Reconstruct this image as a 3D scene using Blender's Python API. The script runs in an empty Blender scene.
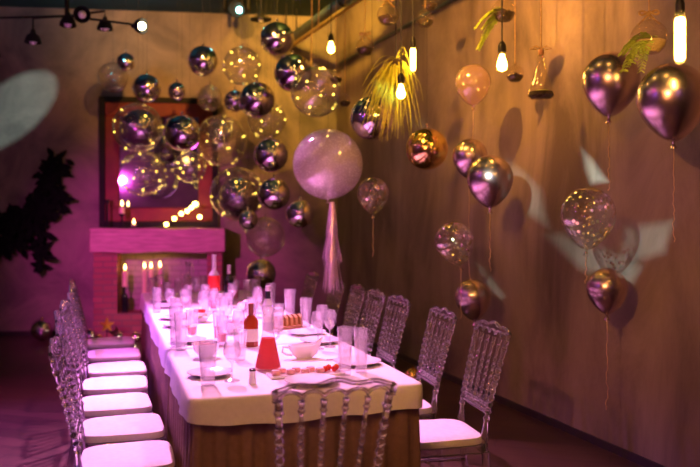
import bpy, math, random
from mathutils import Vector, Matrix
PI = math.pi
rnd = random.Random(7)
SC = bpy.context.scene
COL = SC.collection

# ------------------------------------------------------------------ measuring helpers
CAMZ, F, HZ = 1.465, 800.0, 215.0
def P(px, py, Y):
    return Vector(((px - 350) / F * Y, Y, CAMZ - (py - HZ) / F * Y))
def R_(rpx, Y):
    return rpx * Y / F
def wall_right_at(px, py):
    Y = 3.3346 / ((px - 350) / F + .342)
    return P(px, py, Y)
def wall_back_at(px, py):
    k = (px - 350) / F
    Y = (9.88 + .13 * 3.05) / (1 - .13 * k)
    return P(px, py, Y)
U = Vector((-.2927, .9562, 0)); V = Vector((.9562, .2927, 0))
NL = Vector((-.618, 3.09, 0))
TZ = .7535
CEIL = 4.0

# ------------------------------------------------------------------ camera
cam = bpy.data.cameras.new('camera'); camo = bpy.data.objects.new('camera', cam); COL.objects.link(camo)
camo.location = (0, 0, CAMZ); camo.rotation_euler = (PI / 2, 0, 0)
cam.sensor_width = 36; cam.lens = F / 700 * 36; cam.shift_y = -18.5 / 700
cam.clip_start = .05
cam.dof.use_dof = True; cam.dof.focus_distance = 3.9; cam.dof.aperture_fstop = 1.7
SC.camera = camo

# ------------------------------------------------------------------ world, colour, sampling
w = bpy.data.worlds.new('world'); SC.world = w; w.use_nodes = True
w.node_tree.nodes['Background'].inputs[0].default_value = (.02, .012, .02, 1)
w.node_tree.nodes['Background'].inputs[1].default_value = .3
SC.view_settings.view_transform = 'Standard'; SC.view_settings.look = 'None'
SC.view_settings.gamma = 1; SC.view_settings.use_curve_mapping = False
SC.view_settings.exposure = 1.12
cy = SC.cycles
cy.use_denoising = True
cy.max_bounces = 10; cy.transmission_bounces = 10; cy.glossy_bounces = 6; cy.diffuse_bounces = 3
cy.transparent_max_bounces = 24
cy.caustics_reflective = False; cy.caustics_refractive = False
cy.sample_clamp_indirect = 6

# ------------------------------------------------------------------ lights
def lamp(kind, loc, power, color, target=None, radius=.06, angle=60, blend=.5, name='stage_light'):
    d = bpy.data.lights.new(name, kind); d.energy = power; d.color = color
    d.shadow_soft_size = radius
    o = bpy.data.objects.new(name, d); COL.objects.link(o); o.location = loc
    if kind == 'SPOT':
        d.spot_size = math.radians(angle); d.spot_blend = blend
    if target is not None:
        o.rotation_euler = (Vector(target) - Vector(loc)).to_track_quat('-Z', 'Y').to_euler()
    return o
MAG = (1, .08, .62); VIO = (.34, .10, 1); PNK = (1, .33, .86); AMB = (1, .45, .07); YEL = (1, .55, .05)
# pink and magenta stage spots over the table
lamp('SPOT', (-1.5, 6.9, 3.92), 830, PNK, (-.85, 4.7, .75), .07, 54, .7)
lamp('SPOT', (-.9, 5.6, 3.9), 240, (1, .22, .72), (-1.75, 5.4, .4), .07, 46, .9)
lamp('SPOT', (.2, 5.4, 3.9), 150, PNK, (-.7, 4.2, .75), .07, 55, .9)
lamp('SPOT', (-2.9, 5.0, 2.1), 330, MAG, (-2.35, 9.6, .75), .035, 48, .95)
lamp('SPOT', (-4.6, 6.2, 3.2), 460, VIO, (-2.1, 5.2, .6), .07, 48, .9)
lamp('SPOT', (-4.4, 7.0, 3.3), 130, MAG, (-2.0, 6.0, .4), .07, 60, .9)
# amber wash on the upper walls
lamp('SPOT', (-1.2, 6.2, 3.9), 330, AMB, (-1.4, 10.0, 3.7), .06, 72, .9)
lamp('SPOT', (-.5, 7.4, 3.9), 230, YEL, (-.2, 10.0, 3.7), .06, 70, .9)
lamp('SPOT', (-.6, 4.3, 3.9), 380, AMB, (1.25, 5.8, 3.3), .06, 72, .9)
lamp('SPOT', (-.85, .4, 2.45), 170, (1, .40, .12), (1.5, 5.6, 2.1), .05, 62, .9)
lamp('SPOT', (-.3, .6, 3.7), 85, (1, .42, .10), (-.1, 3.4, .6), .08, 50, .9)
lamp('SPOT', (-2.6, 8.3, 3.3), 10, (.1, .8, 1), (-2.6, 9.0, 4.0), .05, 140, 1)  # added unseen cyan spot that tints the far ceiling teal
# unseen lamps added behind and above the camera as dots in the mirror balloons
for i, (x, y, z) in enumerate(((-.9, 1.2, 3.3), (.5, 2.2, 3.5), (-1.7, 2.6, 3.4), (.2, 4.2, 3.7), (-.2, 6.4, 3.75), (1.3, 1.0, 3.2), (.9, 3.4, 3.6), (-2.6, .6, 3.2), (-.9, 5.2, 3.8),
                               (-2.9, 4.2, 3.7), (.0, 7.6, 3.8), (-1.4, -1.2, 2.9), (.4, -.6, 3.0))):
    lamp('POINT', (x, y, z), 2.6, (1, .56, .10), radius=.055, name='dot_light')
for x, y, z, e, c in ((-2.6, 3.2, 3.3, 7, MAG), (-4.4, 2.2, 2.6, 10, VIO), (-1.2, -.8, 3.2, 7, MAG), (1.2, -1.4, 2.6, 6, VIO), (-3.8, 4.6, 3.3, 6, PNK)):
    lamp('POINT', (x, y, z), e, c, radius=.07, name='added_wash')  # added colour points, more dots in the chrome and some purple fill
lamp('SPOT', (-2.4, 1.4, 3.8), 110, MAG, (-2.6, -2.6, 1.0), .07, 80, .9)  # added spots colouring the unseen rear and left walls for balloon reflections
lamp('SPOT', (-3.2, 3.0, 3.8), 110, VIO, (-5.6, 2.5, 1.0), .07, 80, .9)

def gobo(loc, target, power, color, polys, angle=80):
    """stage projector: a spot whose gobo lets the light through polygonal openings (world points on a wall)"""
    o = lamp('SPOT', loc, power, color, target, .004, angle, .05, 'gobo_projector')
    inv = (Matrix.Translation(loc) @ o.rotation_euler.to_matrix().to_4x4()).inverted()
    d = o.data; d.use_nodes = True; nt = d.node_tree; n = nt.nodes; l = nt.links
    em = next(x for x in n if x.type == 'EMISSION')
    tc = n.new('ShaderNodeTexCoord'); sp = n.new('ShaderNodeSeparateXYZ'); l.new(tc.outputs['Normal'], sp.inputs[0])
    def math_(op, a, b=None):
        m = n.new('ShaderNodeMath'); m.operation = op
        for i, x in enumerate((a, b)):
            if x is None: continue
            if isinstance(x, (int, float)): m.inputs[i].default_value = x
            else: l.new(x, m.inputs[i])
        return m.outputs[0]
    nz = math_('MULTIPLY', sp.outputs[2], -1.0)
    cx = n.new('ShaderNodeCombineXYZ')
    l.new(math_('DIVIDE', sp.outputs[0], nz), cx.inputs[0]); l.new(math_('DIVIDE', sp.outputs[1], nz), cx.inputs[1]); cx.inputs[2].default_value = 1
    tot = None
    for pl, gain, soft in polys:
        q = []
        for p in pl:
            a = inv @ p; q.append((a.x / -a.z, a.y / -a.z))
        ar = sum(q[i][0] * q[(i + 1) % len(q)][1] - q[(i + 1) % len(q)][0] * q[i][1] for i in range(len(q)))
        if ar < 0: q.reverse()
        mx = None
        for i in range(len(q)):
            (x0, y0), (x1, y1) = q[i], q[(i + 1) % len(q)]
            nx, ny = (y1 - y0), -(x1 - x0); L = math.hypot(nx, ny) or 1; nx /= L; ny /= L
            dt = n.new('ShaderNodeVectorMath'); dt.operation = 'DOT_PRODUCT'
            l.new(cx.outputs[0], dt.inputs[0]); dt.inputs[1].default_value = (nx, ny, -(nx * x0 + ny * y0))
            mx = dt.outputs['Value'] if mx is None else math_('MAXIMUM', mx, dt.outputs['Value'])
        mr = n.new('ShaderNodeMapRange'); l.new(mx, mr.inputs[0])
        mr.inputs[1].default_value = -soft; mr.inputs[2].default_value = soft; mr.inputs[3].default_value = gain; mr.inputs[4].default_value = 0
        tot = mr.outputs[0] if tot is None else math_('ADD', tot, mr.outputs[0])
    l.new(tot, em.inputs['Strength'])
    return o
def wr(*pts): return [wall_right_at(*p) for p in pts]
def wb(*pts): return [wall_back_at(*p) for p in pts]
CYA = (.60, .98, .95)
gobo((-.8, .3, 2.3), wall_right_at(560, 200), 1250, CYA, [
    (wr((583, 152), (592, 160), (606, 181), (591, 183), (586, 170)), 1.5, .004),
    (wr((508, 162), (523, 172), (540, 190), (548, 227), (527, 212), (508, 200)), .55, .006),
    (wr((548, 236), (560, 234), (600, 248), (640, 268), (630, 286), (580, 268)), .42, .006),
    (wr((626, 228), (672, 222), (664, 252), (620, 266)), .3, .006),
    (wr((478, 266), (484, 270), (504, 296), (500, 299), (488, 284)), .5, .004),
    (wr((407, 113), (418, 112), (426, 122), (424, 130), (410, 128)), .7, .006),
], 100)
ell = []
for k in range(18):
    a = k / 18 * 2 * PI; ex, ey = 58 * math.cos(a), 27 * math.sin(a); t = math.radians(-38)
    ell.append((9 + ex * math.cos(t) - ey * math.sin(t), 112 + ex * math.sin(t) + ey * math.cos(t)))
gobo((-2.9, 3.2, 2.0), wall_back_at(10, 110), 800, (.6, .95, .9), [(wb(*ell), .6, .006)], 70)

# ------------------------------------------------------------------ materials
def new_mat(name):
    m = bpy.data.materials.new(name); m.use_nodes = True
    return m, m.node_tree.nodes, m.node_tree.links, m.node_tree.nodes['Principled BSDF']
def mat(name, col, rough=.5, metal=0, noise=0, nscale=12, bump=0, spec=.5, emit=None, estr=0, trans=0, ior=1.45, sheen=0, stretch=None, coat=0):
    m, n, l, b = new_mat(name)
    b.inputs['Base Color'].default_value = (*col, 1); b.inputs['Roughness'].default_value = rough
    b.inputs['Metallic'].default_value = metal; b.inputs['Specular IOR Level'].default_value = spec
    b.inputs['Transmission Weight'].default_value = trans; b.inputs['IOR'].default_value = ior
    b.inputs['Sheen Weight'].default_value = sheen; b.inputs['Coat Weight'].default_value = coat
    if emit: b.inputs['Emission Color'].default_value = (*emit, 1); b.inputs['Emission Strength'].default_value = estr
    if noise or bump:
        tc = n.new('ShaderNodeTexCoord'); nz = n.new('ShaderNodeTexNoise'); nz.inputs['Scale'].default_value = nscale; nz.inputs['Detail'].default_value = 6
        src = tc.outputs['Object']
        if stretch:
            mp = n.new('ShaderNodeMapping'); mp.inputs['Scale'].default_value = stretch; l.new(src, mp.inputs[0]); src = mp.outputs[0]
        l.new(src, nz.inputs['Vector'])
        if noise:
            cr = n.new('ShaderNodeValToRGB')
            cr.color_ramp.elements[0].position = .3; cr.color_ramp.elements[1].position = .72
            cr.color_ramp.elements[0].color = (*[c * (1 - noise) for c in col], 1)
            cr.color_ramp.elements[1].color = (*[min(1, c * (1 + noise)) for c in col], 1)
            l.new(nz.outputs[0], cr.inputs[0]); l.new(cr.outputs[0], b.inputs['Base Color'])
        if bump:
            bp = n.new('ShaderNodeBump'); bp.inputs['Strength'].default_value = bump; bp.inputs['Distance'].default_value = .02
            l.new(nz.outputs[0], bp.inputs['Height']); l.new(bp.outputs[0], b.inputs['Normal'])
    return m
def thin_glass(name, tint=(1, 1, 1), gloss=1.0, rough=.03, ior=1.5, haze=0, hazecol=(1, 1, 1), base=.03):
    """thin clear film or glass: mostly see-through, mirror-like towards its rim"""
    m, n, l, b = new_mat(name); n.remove(b); out = next(x for x in n if x.type == 'OUTPUT_MATERIAL')
    tr = n.new('ShaderNodeBsdfTransparent'); tr.inputs[0].default_value = (*tint, 1)
    gl = n.new('ShaderNodeBsdfGlossy'); gl.inputs['Roughness'].default_value = rough
    lw = n.new('ShaderNodeLayerWeight'); lw.inputs['Blend'].default_value = .5
    fr = n.new('ShaderNodeMath'); fr.operation = 'POWER'; l.new(lw.outputs['Facing'], fr.inputs[0]); fr.inputs[1].default_value = 3.5
    ml = n.new('ShaderNodeMath'); ml.operation = 'MULTIPLY_ADD'; ml.use_clamp = True
    l.new(fr.outputs[0], ml.inputs[0]); ml.inputs[1].default_value = gloss; ml.inputs[2].default_value = base
    mx = n.new('ShaderNodeMixShader'); l.new(ml.outputs[0], mx.inputs[0])
    src = tr.outputs[0]
    if haze:
        df = n.new('ShaderNodeBsdfDiffuse'); df.inputs[0].default_value = (*hazecol, 1)
        tl = n.new('ShaderNodeBsdfTranslucent'); tl.inputs[0].default_value = (*hazecol, 1)
        m1 = n.new('ShaderNodeMixShader'); l.new(df.outputs[0], m1.inputs[1]); l.new(tl.outputs[0], m1.inputs[2])
        m2 = n.new('ShaderNodeMixShader'); m2.inputs[0].default_value = haze; l.new(src, m2.inputs[1]); l.new(m1.outputs[0], m2.inputs[2])
        src = m2.outputs[0]
    l.new(src, mx.inputs[1]); l.new(gl.outputs[0], mx.inputs[2]); l.new(mx.outputs[0], out.inputs[0])
    return m
def emis(name, col, s):
    m, n, l, b = new_mat(name); n.remove(b); out = next(x for x in n if x.type == 'OUTPUT_MATERIAL')
    e = n.new('ShaderNodeEmission'); e.inputs[0].default_value = (*col, 1); e.inputs[1].default_value = s; l.new(e.outputs[0], out.inputs[0])
    return m
def plaster(name, c1, c2, stretch=(1, 1, 1), scale=1.6):
    m, n, l, b = new_mat(name)
    tc = n.new('ShaderNodeTexCoord'); mp = n.new('ShaderNodeMapping'); mp.inputs['Scale'].default_value = stretch; l.new(tc.outputs['Object'], mp.inputs[0])
    a = n.new('ShaderNodeTexNoise'); a.inputs['Scale'].default_value = scale; a.inputs['Detail'].default_value = 8; a.inputs['Roughness'].default_value = .62; a.inputs['Distortion'].default_value = .6
    l.new(mp.outputs[0], a.inputs['Vector'])
    f = n.new('ShaderNodeTexNoise'); f.inputs['Scale'].default_value = 28; f.inputs['Detail'].default_value = 5; l.new(tc.outputs['Object'], f.inputs['Vector'])
    cr = n.new('ShaderNodeValToRGB'); cr.color_ramp.elements[0].position = .33; cr.color_ramp.elements[1].position = .68
    cr.color_ramp.elements[0].color = (*c1, 1); cr.color_ramp.elements[1].color = (*c2, 1)
    l.new(a.outputs[0], cr.inputs[0]); l.new(cr.outputs[0], b.inputs['Base Color'])
    b.inputs['Roughness'].default_value = .62; b.inputs['Specular IOR Level'].default_value = .35
    bp = n.new('ShaderNodeBump'); bp.inputs['Strength'].default_value = .25; bp.inputs['Distance'].default_value = .01
    ad = n.new('ShaderNodeMath'); ad.operation = 'ADD'; l.new(a.outputs[0], ad.inputs[0]); l.new(f.outputs[0], ad.inputs[1])
    l.new(ad.outputs[0], bp.inputs['Height']); l.new(bp.outputs[0], b.inputs['Normal'])
    return m
def planks(name):
    m, n, l, b = new_mat(name)
    tc = n.new('ShaderNodeTexCoord'); mp = n.new('ShaderNodeMapping'); mp.inputs['Rotation'].default_value = (0, 0, math.radians(18)); l.new(tc.outputs['Object'], mp.inputs[0])
    br = n.new('ShaderNodeTexBrick'); br.inputs['Color1'].default_value = (.11, .055, .035, 1); br.inputs['Color2'].default_value = (.075, .036, .024, 1)
    br.inputs['Mortar'].default_value = (.04, .02, .015, 1); br.inputs['Mortar Size'].default_value = .004; br.inputs['Scale'].default_value = 1
    br.inputs['Brick Width'].default_value = 1.4; br.inputs['Row Height'].default_value = .16; l.new(mp.outputs[0], br.inputs['Vector'])
    m2 = n.new('ShaderNodeMapping'); m2.inputs['Scale'].default_value = (1.5, 22, 1); l.new(mp.outputs[0], m2.inputs[0])
    nz = n.new('ShaderNodeTexNoise'); nz.inputs['Scale'].default_value = 2; nz.inputs['Detail'].default_value = 6; l.new(m2.outputs[0], nz.inputs['Vector'])
    mx = n.new('ShaderNodeMix'); mx.data_type = 'RGBA'; mx.blend_type = 'MULTIPLY'; mx.inputs['Factor'].default_value = .6
    l.new(br.outputs[0], mx.inputs[6]); l.new(nz.outputs[0], mx.inputs[7]); l.new(mx.outputs[2], b.inputs['Base Color'])
    b.inputs['Roughness'].default_value = .36
    return m
def bricks(name, c1, c2, mo, w=.22, h=.07):
    m, n, l, b = new_mat(name)
    tc = n.new('ShaderNodeTexCoord'); mp = n.new('ShaderNodeMapping'); mp.inputs['Rotation'].default_value = (PI / 2, 0, 0); l.new(tc.outputs['Object'], mp.inputs[0])
    br = n.new('ShaderNodeTexBrick'); br.inputs['Color1'].default_value = (*c1, 1); br.inputs['Color2'].default_value = (*c2, 1); br.inputs['Mortar'].default_value = (*mo, 1)
    br.inputs['Scale'].default_value = 1; br.inputs['Brick Width'].default_value = w; br.inputs['Row Height'].default_value = h; br.inputs['Mortar Size'].default_value = .008
    l.new(mp.outputs[0], br.inputs['Vector']); l.new(br.outputs[0], b.inputs['Base Color']); b.inputs['Roughness'].default_value = .85
    bp = n.new('ShaderNodeBump'); bp.inputs['Strength'].default_value = .6; bp.inputs['Distance'].default_value = .01; bp.invert = True
    l.new(br.outputs['Fac'], bp.inputs['Height']); l.new(bp.outputs[0], b.inputs['Normal'])
    return m
def glitter(name, col, dot, scale, see=.55, metal=.9):
    """confetti balloon: see-through film with sparkling flecks"""
    m, n, l, b = new_mat(name); out = next(x for x in n if x.type == 'OUTPUT_MATERIAL')
    b.inputs['Base Color'].default_value = (*dot, 1); b.inputs['Metallic'].default_value = metal; b.inputs['Roughness'].default_value = .2
    tr = n.new('ShaderNodeBsdfTransparent'); gl = n.new('ShaderNodeBsdfGlossy'); gl.inputs['Roughness'].default_value = .06
    df = n.new('ShaderNodeBsdfDiffuse'); df.inputs[0].default_value = (*col, 1); tl = n.new('ShaderNodeBsdfTranslucent'); tl.inputs[0].default_value = (*col, 1)
    a1 = n.new('ShaderNodeMixShader'); l.new(df.outputs[0], a1.inputs[1]); l.new(tl.outputs[0], a1.inputs[2])
    a2 = n.new('ShaderNodeMixShader'); a2.inputs[0].default_value = see; l.new(tr.outputs[0], a2.inputs[1]); l.new(a1.outputs[0], a2.inputs[2])
    lw = n.new('ShaderNodeLayerWeight'); lw.inputs['Blend'].default_value = .5
    fr = n.new('ShaderNodeMath'); fr.operation = 'MULTIPLY_ADD'; l.new(lw.outputs['Facing'], fr.inputs[0]); fr.inputs[1].default_value = .5; fr.inputs[2].default_value = .08
    a3 = n.new('ShaderNodeMixShader'); l.new(fr.outputs[0], a3.inputs[0]); l.new(a2.outputs[0], a3.inputs[1]); l.new(gl.outputs[0], a3.inputs[2])
    vo = n.new('ShaderNodeTexVoronoi'); vo.inputs['Scale'].default_value = scale; tc = n.new('ShaderNodeTexCoord'); l.new(tc.outputs['Object'], vo.inputs['Vector'])
    cm = n.new('ShaderNodeMath'); cm.operation = 'LESS_THAN'; l.new(vo.outputs['Distance'], cm.inputs[0]); cm.inputs[1].default_value = .28
    a4 = n.new('ShaderNodeMixShader'); l.new(cm.outputs[0], a4.inputs[0]); l.new(a3.outputs[0], a4.inputs[1]); l.new(b.outputs[0], a4.inputs[2])
    bpn = n.new('ShaderNodeBump'); bpn.inputs['Strength'].default_value = .8; l.new(vo.outputs['Color'], bpn.inputs['Height']); l.new(bpn.outputs[0], b.inputs['Normal'])
    l.new(a4.outputs[0], out.inputs[0])
    return m
M = {
 'wall_right': plaster('stucco_tan', (.11, .075, .06), (.36, .265, .21), (1, 1, .4), 1.5),
 'wall_back': plaster('stucco_grey', (.13, .10, .09), (.32, .24, .2)),
 'ceiling': mat('dark_ceiling', (.012, .05, .06), .8, noise=.3, nscale=3),
 'floor': planks('wood_floor'),
 'base': mat('dark_baseboard', (.03, .022, .02), .5, noise=.2),
 'black': mat('black_metal', (.012, .012, .014), .65, 0, noise=.2, spec=.25),
 'cord': mat('black_cord', (.02, .018, .018), .6, noise=.2),
 'twine': mat('jute_twine', (.45, .27, .1), .9, noise=.3, nscale=60),
 'steel': mat('painted_steel', (.10, .13, .14), .35, .7, noise=.2),
 'brass': mat('brassy_rail', (.55, .36, .1), .35, .8, noise=.2),
 'chrome': mat('chrome_foil', (.80, .74, .84), .07, 1, bump=.04, nscale=3),
 'chrome_dark': mat('dark_chrome_foil', (.6, .52, .66), .1, 1, bump=.05, nscale=3),
 'latex': mat('mauve_chrome_latex', (.66, .5, .5), .27, 1, noise=.06, nscale=4, coat=.6),
 'gold': mat('gold_foil', (.85, .58, .22), .14, 1, bump=.05, nscale=4),
 'bubble': thin_glass('clear_bubble', (.98, .97, .98), 1.1, .015, 1.45, .07, (.95, .8, .9), .2),
 'crystal': glitter('confetti_film', (.7, .5, .5), (.95, .7, .4), 30, .06),
 'pearl': glitter('pearl_film', (.95, .80, .80), (1, .92, .9), 70, .6, .25),
 'pale': thin_glass('pale_latex', (.95, .85, .8), 1.2, .12, 1.5, .42, (.85, .6, .5), .1),
 'acrylic': mat('clear_acrylic', (.95, .9, .95), .05, 0, trans=.93, ior=1.45, noise=.02, nscale=30, coat=.5),
 'sheet': thin_glass('acrylic_sheet', (.97, .95, .98), .6, .04, 1.45, .015, (1, .9, 1), .06),
 'cushion': mat('white_cushion', (.82, .78, .74), .75, noise=.05, nscale=40, bump=.1, sheen=.2),
 'cloth': mat('white_tablecloth', (.84, .80, .76), .8, noise=.04, nscale=50, bump=.08),
 'skirt': mat('taupe_table_skirt', (.25, .14, .10), .8, noise=.1, nscale=40, bump=.1),
 'glass': thin_glass('table_glass', (.99, .985, .99), .9, .03, 1.5, .13, (1, .95, 1), .11),
 'bulbglass': thin_glass('bulb_glass', (1, .95, .85), .6, .03, 1.45, .03, (1, .9, .7), .07),
 'china': mat('white_china', (.86, .84, .84), .2, noise=.02, nscale=20, coat=.4),
 'silver': mat('silver_cutlery', (.75, .73, .75), .18, 1, noise=.05),
 'redjuice': thin_glass('red_juice', (1, .3, .3), .5, .05, 1.4, 1.0, (.95, .03, .07), .04),
 'pinkjuice': thin_glass('pink_juice', (1, .3, .3), .5, .05, 1.4, 1.0, (.95, .3, .42), .04),
 'amber': thin_glass('amber_spirit', (1, .3, .3), .5, .05, 1.4, 1.0, (.55, .10, .03), .04),
 'darkglass': mat('dark_bottle_glass', (.012, .018, .016), .08, 0, noise=.3, coat=.5),
 'foilcap': mat('pale_foil_cap', (.75, .65, .68), .3, .5, noise=.1),
 'brownfoil': mat('brown_cap', (.25, .06, .04), .35, .2, noise=.15),
 'redlabel': mat('red_label', (.8, .03, .03), .5, noise=.1),
 'cream': mat('cream_label', (.8, .74, .68), .55, noise=.05),
 'blacklabel': mat('black_label', (.015, .015, .02), .5, noise=.1),
 'whiteglass': mat('frosted_bottle', (.78, .72, .75), .2, 0, noise=.05, trans=.2),
 'tomato': mat('tomato_skin', (.75, .03, .02), .2, noise=.15, nscale=10, coat=.4),
 'ham': mat('sliced_ham', (.82, .42, .38), .5, noise=.25, nscale=40),
 'lettuce': mat('lettuce_leaf', (.42, .5, .2), .5, noise=.35, nscale=30),
 'bread': mat('bread_crust', (.55, .3, .1), .7, noise=.3, nscale=30, bump=.3),
 'board': mat('wooden_board', (.42, .2, .08), .5, noise=.3, nscale=8, stretch=(1, 12, 1)),
 'radish': mat('pink_fruit_skin', (.8, .2, .3), .3, noise=.2, nscale=14),
 'leaf': mat('fern_leaf', (.42, .52, .05), .45, noise=.3, nscale=25),
 'grass': mat('yellow_green_grass', (.62, .6, .04), .5, noise=.3, nscale=25),
 'darkleaf': mat('dark_foliage', (.005, .008, .006), .95, spec=.1, noise=.4, nscale=20),
 'moss': mat('brown_moss', (.05, .03, .015), .95, noise=.5, nscale=50, bump=.6),
 'sand': mat('pale_sand', (.6, .45, .25), .95, noise=.2, nscale=80, bump=.4),
 'ribbon': mat('curling_ribbon', (.8, .55, .3), .3, .6, noise=.1),
 'tassel': mat('purple_foil_tassel', (.75, .5, .72), .3, .35, noise=.15, nscale=20),
 'mantel': mat('painted_mantel_wood', (.5, .28, .3), .55, noise=.25, nscale=5, stretch=(1, 6, 8), bump=.25),
 'brick': bricks('red_brick', (.38, .13, .12), (.28, .09, .09), (.2, .12, .11)),
 'hearth': bricks('pale_firebox_brick', (.4, .3, .32), (.34, .26, .3), (.25, .2, .22)),
 'redframe': mat('red_wood_frame', (.17, .016, .012), .6, noise=.25, nscale=6, stretch=(1, 10, 1)),
 'darkedge': mat('black_wood_edge', (.008, .006, .006), .8, noise=.2),
 'mirror': mat('mirror_glass', (.55, .55, .7), .04, 1, noise=.03, nscale=2),
 'wax': mat('candle_wax', (.85, .62, .45), .5, noise=.04, nscale=10),
 'flame': emis('candle_flame', (1, .55, .12), 14),
 'filament': emis('glowing_bulb', (1, .58, .09), 45),
 'tube': emis('glowing_tube', (1, .60, .11), 28),
 'fairy': emis('fairy_light', (1, .72, .12), 14),
 'glint': emis('glint_bead', (1, .66, .08), 6),  # glow of the yellow glints added inside the bubbles
 'lampglow': emis('lamp_glow', (1, .8, .45), 14),
 'led': emis('cyan_led', (.25, 1, .85), 14),
 'star': mat('gold_star_foil', (.95, .6, .08), .3, .7, noise=.1),
 'copper': mat('socket_black', (.02, .018, .015), .4, .3, noise=.2),
}

# ------------------------------------------------------------------ mesh builder
class MB:
    def __init__(s): s.v = []; s.f = []
    def add(s, vs, fs):
        o = len(s.v); s.v += [tuple(x) for x in vs]; s.f += [tuple(i + o for i in f) for f in fs]; return s
    def box(s, c, d, rz=0, mtx=None):
        hx, hy, hz = d[0] / 2, d[1] / 2, d[2] / 2; m = Matrix.Rotation(rz, 3, 'Z') if mtx is None else mtx
        vs = [Vector(c) + m @ Vector((x * hx, y * hy, z * hz)) for x in (-1, 1) for y in (-1, 1) for z in (-1, 1)]
        return s.add(vs, [(0, 1, 3, 2), (4, 6, 7, 5), (0, 4, 5, 1), (2, 3, 7, 6), (0, 2, 6, 4), (1, 5, 7, 3)])
    def lathe(s, prof, seg=20, c=(0, 0, 0), mtx=None):
        """prof: (r, z) list; closed at ends where r == 0"""
        m = mtx or Matrix.Identity(3); c = Vector(c); rings = []; vs = []
        for r, z in prof:
            if r <= 1e-6: rings.append([len(vs)]); vs.append(c + m @ Vector((0, 0, z)))
            else:
                rings.append(list(range(len(vs), len(vs) + seg)))
                vs += [c + m @ Vector((r * math.cos(2 * PI * k / seg), r * math.sin(2 * PI * k / seg), z)) for k in range(seg)]
        fs = []
        for a, b in zip(rings, rings[1:]):
            for k in range(seg):
                k2 = (k + 1) % seg
                if len(a) == 1 and len(b) == 1: continue
                if len(a) == 1: fs.append((a[0], b[k2], b[k]))
                elif len(b) == 1: fs.append((a[k], a[k2], b[0]))
                else: fs.append((a[k], a[k2], b[k2], b[k]))
        return s.add(vs, fs)
    def sphere(s, c, r, seg=20, rings=12, sc=(1, 1, 1)):
        m = Matrix.Diagonal(Vector(sc))
        return s.lathe([(r * math.sin(PI * i / rings) if 0 < i < rings else 0, -r * math.cos(PI * i / rings)) for i in range(rings + 1)], seg, c, m)
    def tube(s, pts, rad, seg=8, cap=True):
        pts = [Vector(p) for p in pts]; n = len(pts); rad = [rad] * n if isinstance(rad, (int, float)) else rad
        vs = []; ref = None
        for i, p in enumerate(pts):
            d = (pts[min(i + 1, n - 1)] - pts[max(i - 1, 0)]).normalized()
            if ref is None: ref = Vector((1, 0, 0)) if abs(d.x) < .8 else Vector((0, 1, 0))
            a = (ref - d * ref.dot(d)).normalized(); b = d.cross(a); ref = a
            vs += [p + (a * math.cos(2 * PI * k / seg) + b * math.sin(2 * PI * k / seg)) * rad[i] for k in range(seg)]
        fs = [(i * seg + k, i * seg + (k + 1) % seg, (i + 1) * seg + (k + 1) % seg, (i + 1) * seg + k) for i in range(n - 1) for k in range(seg)]
        if cap: fs += [tuple(range(seg - 1, -1, -1)), tuple((n - 1) * seg + k for k in range(seg))]
        return s.add(vs, fs)
    def beads(s, fn, prof, seg=10):
        """lathe along a curved path: fn(t) -> point, prof: (t, radius)"""
        return s.tube([fn(t) for t, r in prof], [max(r, .0008) for t, r in prof], seg)
    def prism(s, poly, t, fn):
        """polygon strip pairs: poly = list of (top point, bottom point) 2D, thickness t; fn maps (x, z, y) to 3D"""
        vs = []
        for (a, b) in poly:
            for q in (a, b):
                vs.append(fn(q[0], q[1], -t / 2)); vs.append(fn(q[0], q[1], t / 2))
        fs = []; n = len(poly)
        for i in range(n - 1):
            o = 4 * i; p = o + 4
            fs += [(o, o + 2, p + 2, p), (o + 1, p + 1, p + 3, o + 3), (o, p, p + 1, o + 1), (o + 2, o + 3, p + 3, p + 2)]
        fs += [(0, 1, 3, 2), (4 * n - 4, 4 * n - 2, 4 * n - 1, 4 * n - 3)]
        return s.add(vs, fs)
    def leaf(s, base, d, up, L, W, bend=.2, t=.0008):
        d = Vector(d).normalized(); side = d.cross(Vector(up))
        side = side.normalized() if side.length > 1e-4 else Vector((1, 0, 0)); nr = side.cross(d)
        base = Vector(base); vs = []
        for k, wv in ((0, .15), (.35, 1), (.7, .75), (1, .04)):
            c = base + d * (L * k) - nr * (bend * L * k * k)
            for sg in (-1, 1):
                vs += [c + side * (sg * W * wv / 2) + nr * t, c + side * (sg * W * wv / 2) - nr * t]
        fs = []
        for i in range(3):
            o = 4 * i; p = o + 4
            fs += [(o, o + 2, p + 2, p), (o + 1, p + 1, p + 3, o + 3), (o, p, p + 1, o + 1), (o + 2, o + 3, p + 3, p + 2)]
        fs += [(0, 1, 3, 2), (12, 14, 15, 13)]
        return s.add(vs, fs)
    def build(s, name, m, parent=None, smooth=True, bevel=0, sub=0, loc=None):
        me = bpy.data.meshes.new(name); me.from_pydata(s.v, [], s.f); me.update()
        if smooth:
            for p in me.polygons: p.use_smooth = True
            try: me.set_sharp_from_angle(angle=math.radians(42))
            except Exception: pass
        me.materials.append(M[m] if isinstance(m, str) else m)
        o = bpy.data.objects.new(name, me); COL.objects.link(o)
        if parent: o.parent = parent
        if loc is not None: o.location = loc
        if bevel:
            b = o.modifiers.new('bevel', 'BEVEL'); b.width = bevel; b.segments = 2; b.limit_method = 'ANGLE'
        if sub:
            b = o.modifiers.new('subsurf', 'SUBSURF'); b.levels = sub; b.render_levels = sub
        return o
def tag(o, label=None, cat=None, group=None, kind=None):
    if label: o['label'] = label
    if cat: o['category'] = cat
    if group: o['group'] = group
    if kind: o['kind'] = kind
    return o
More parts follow.
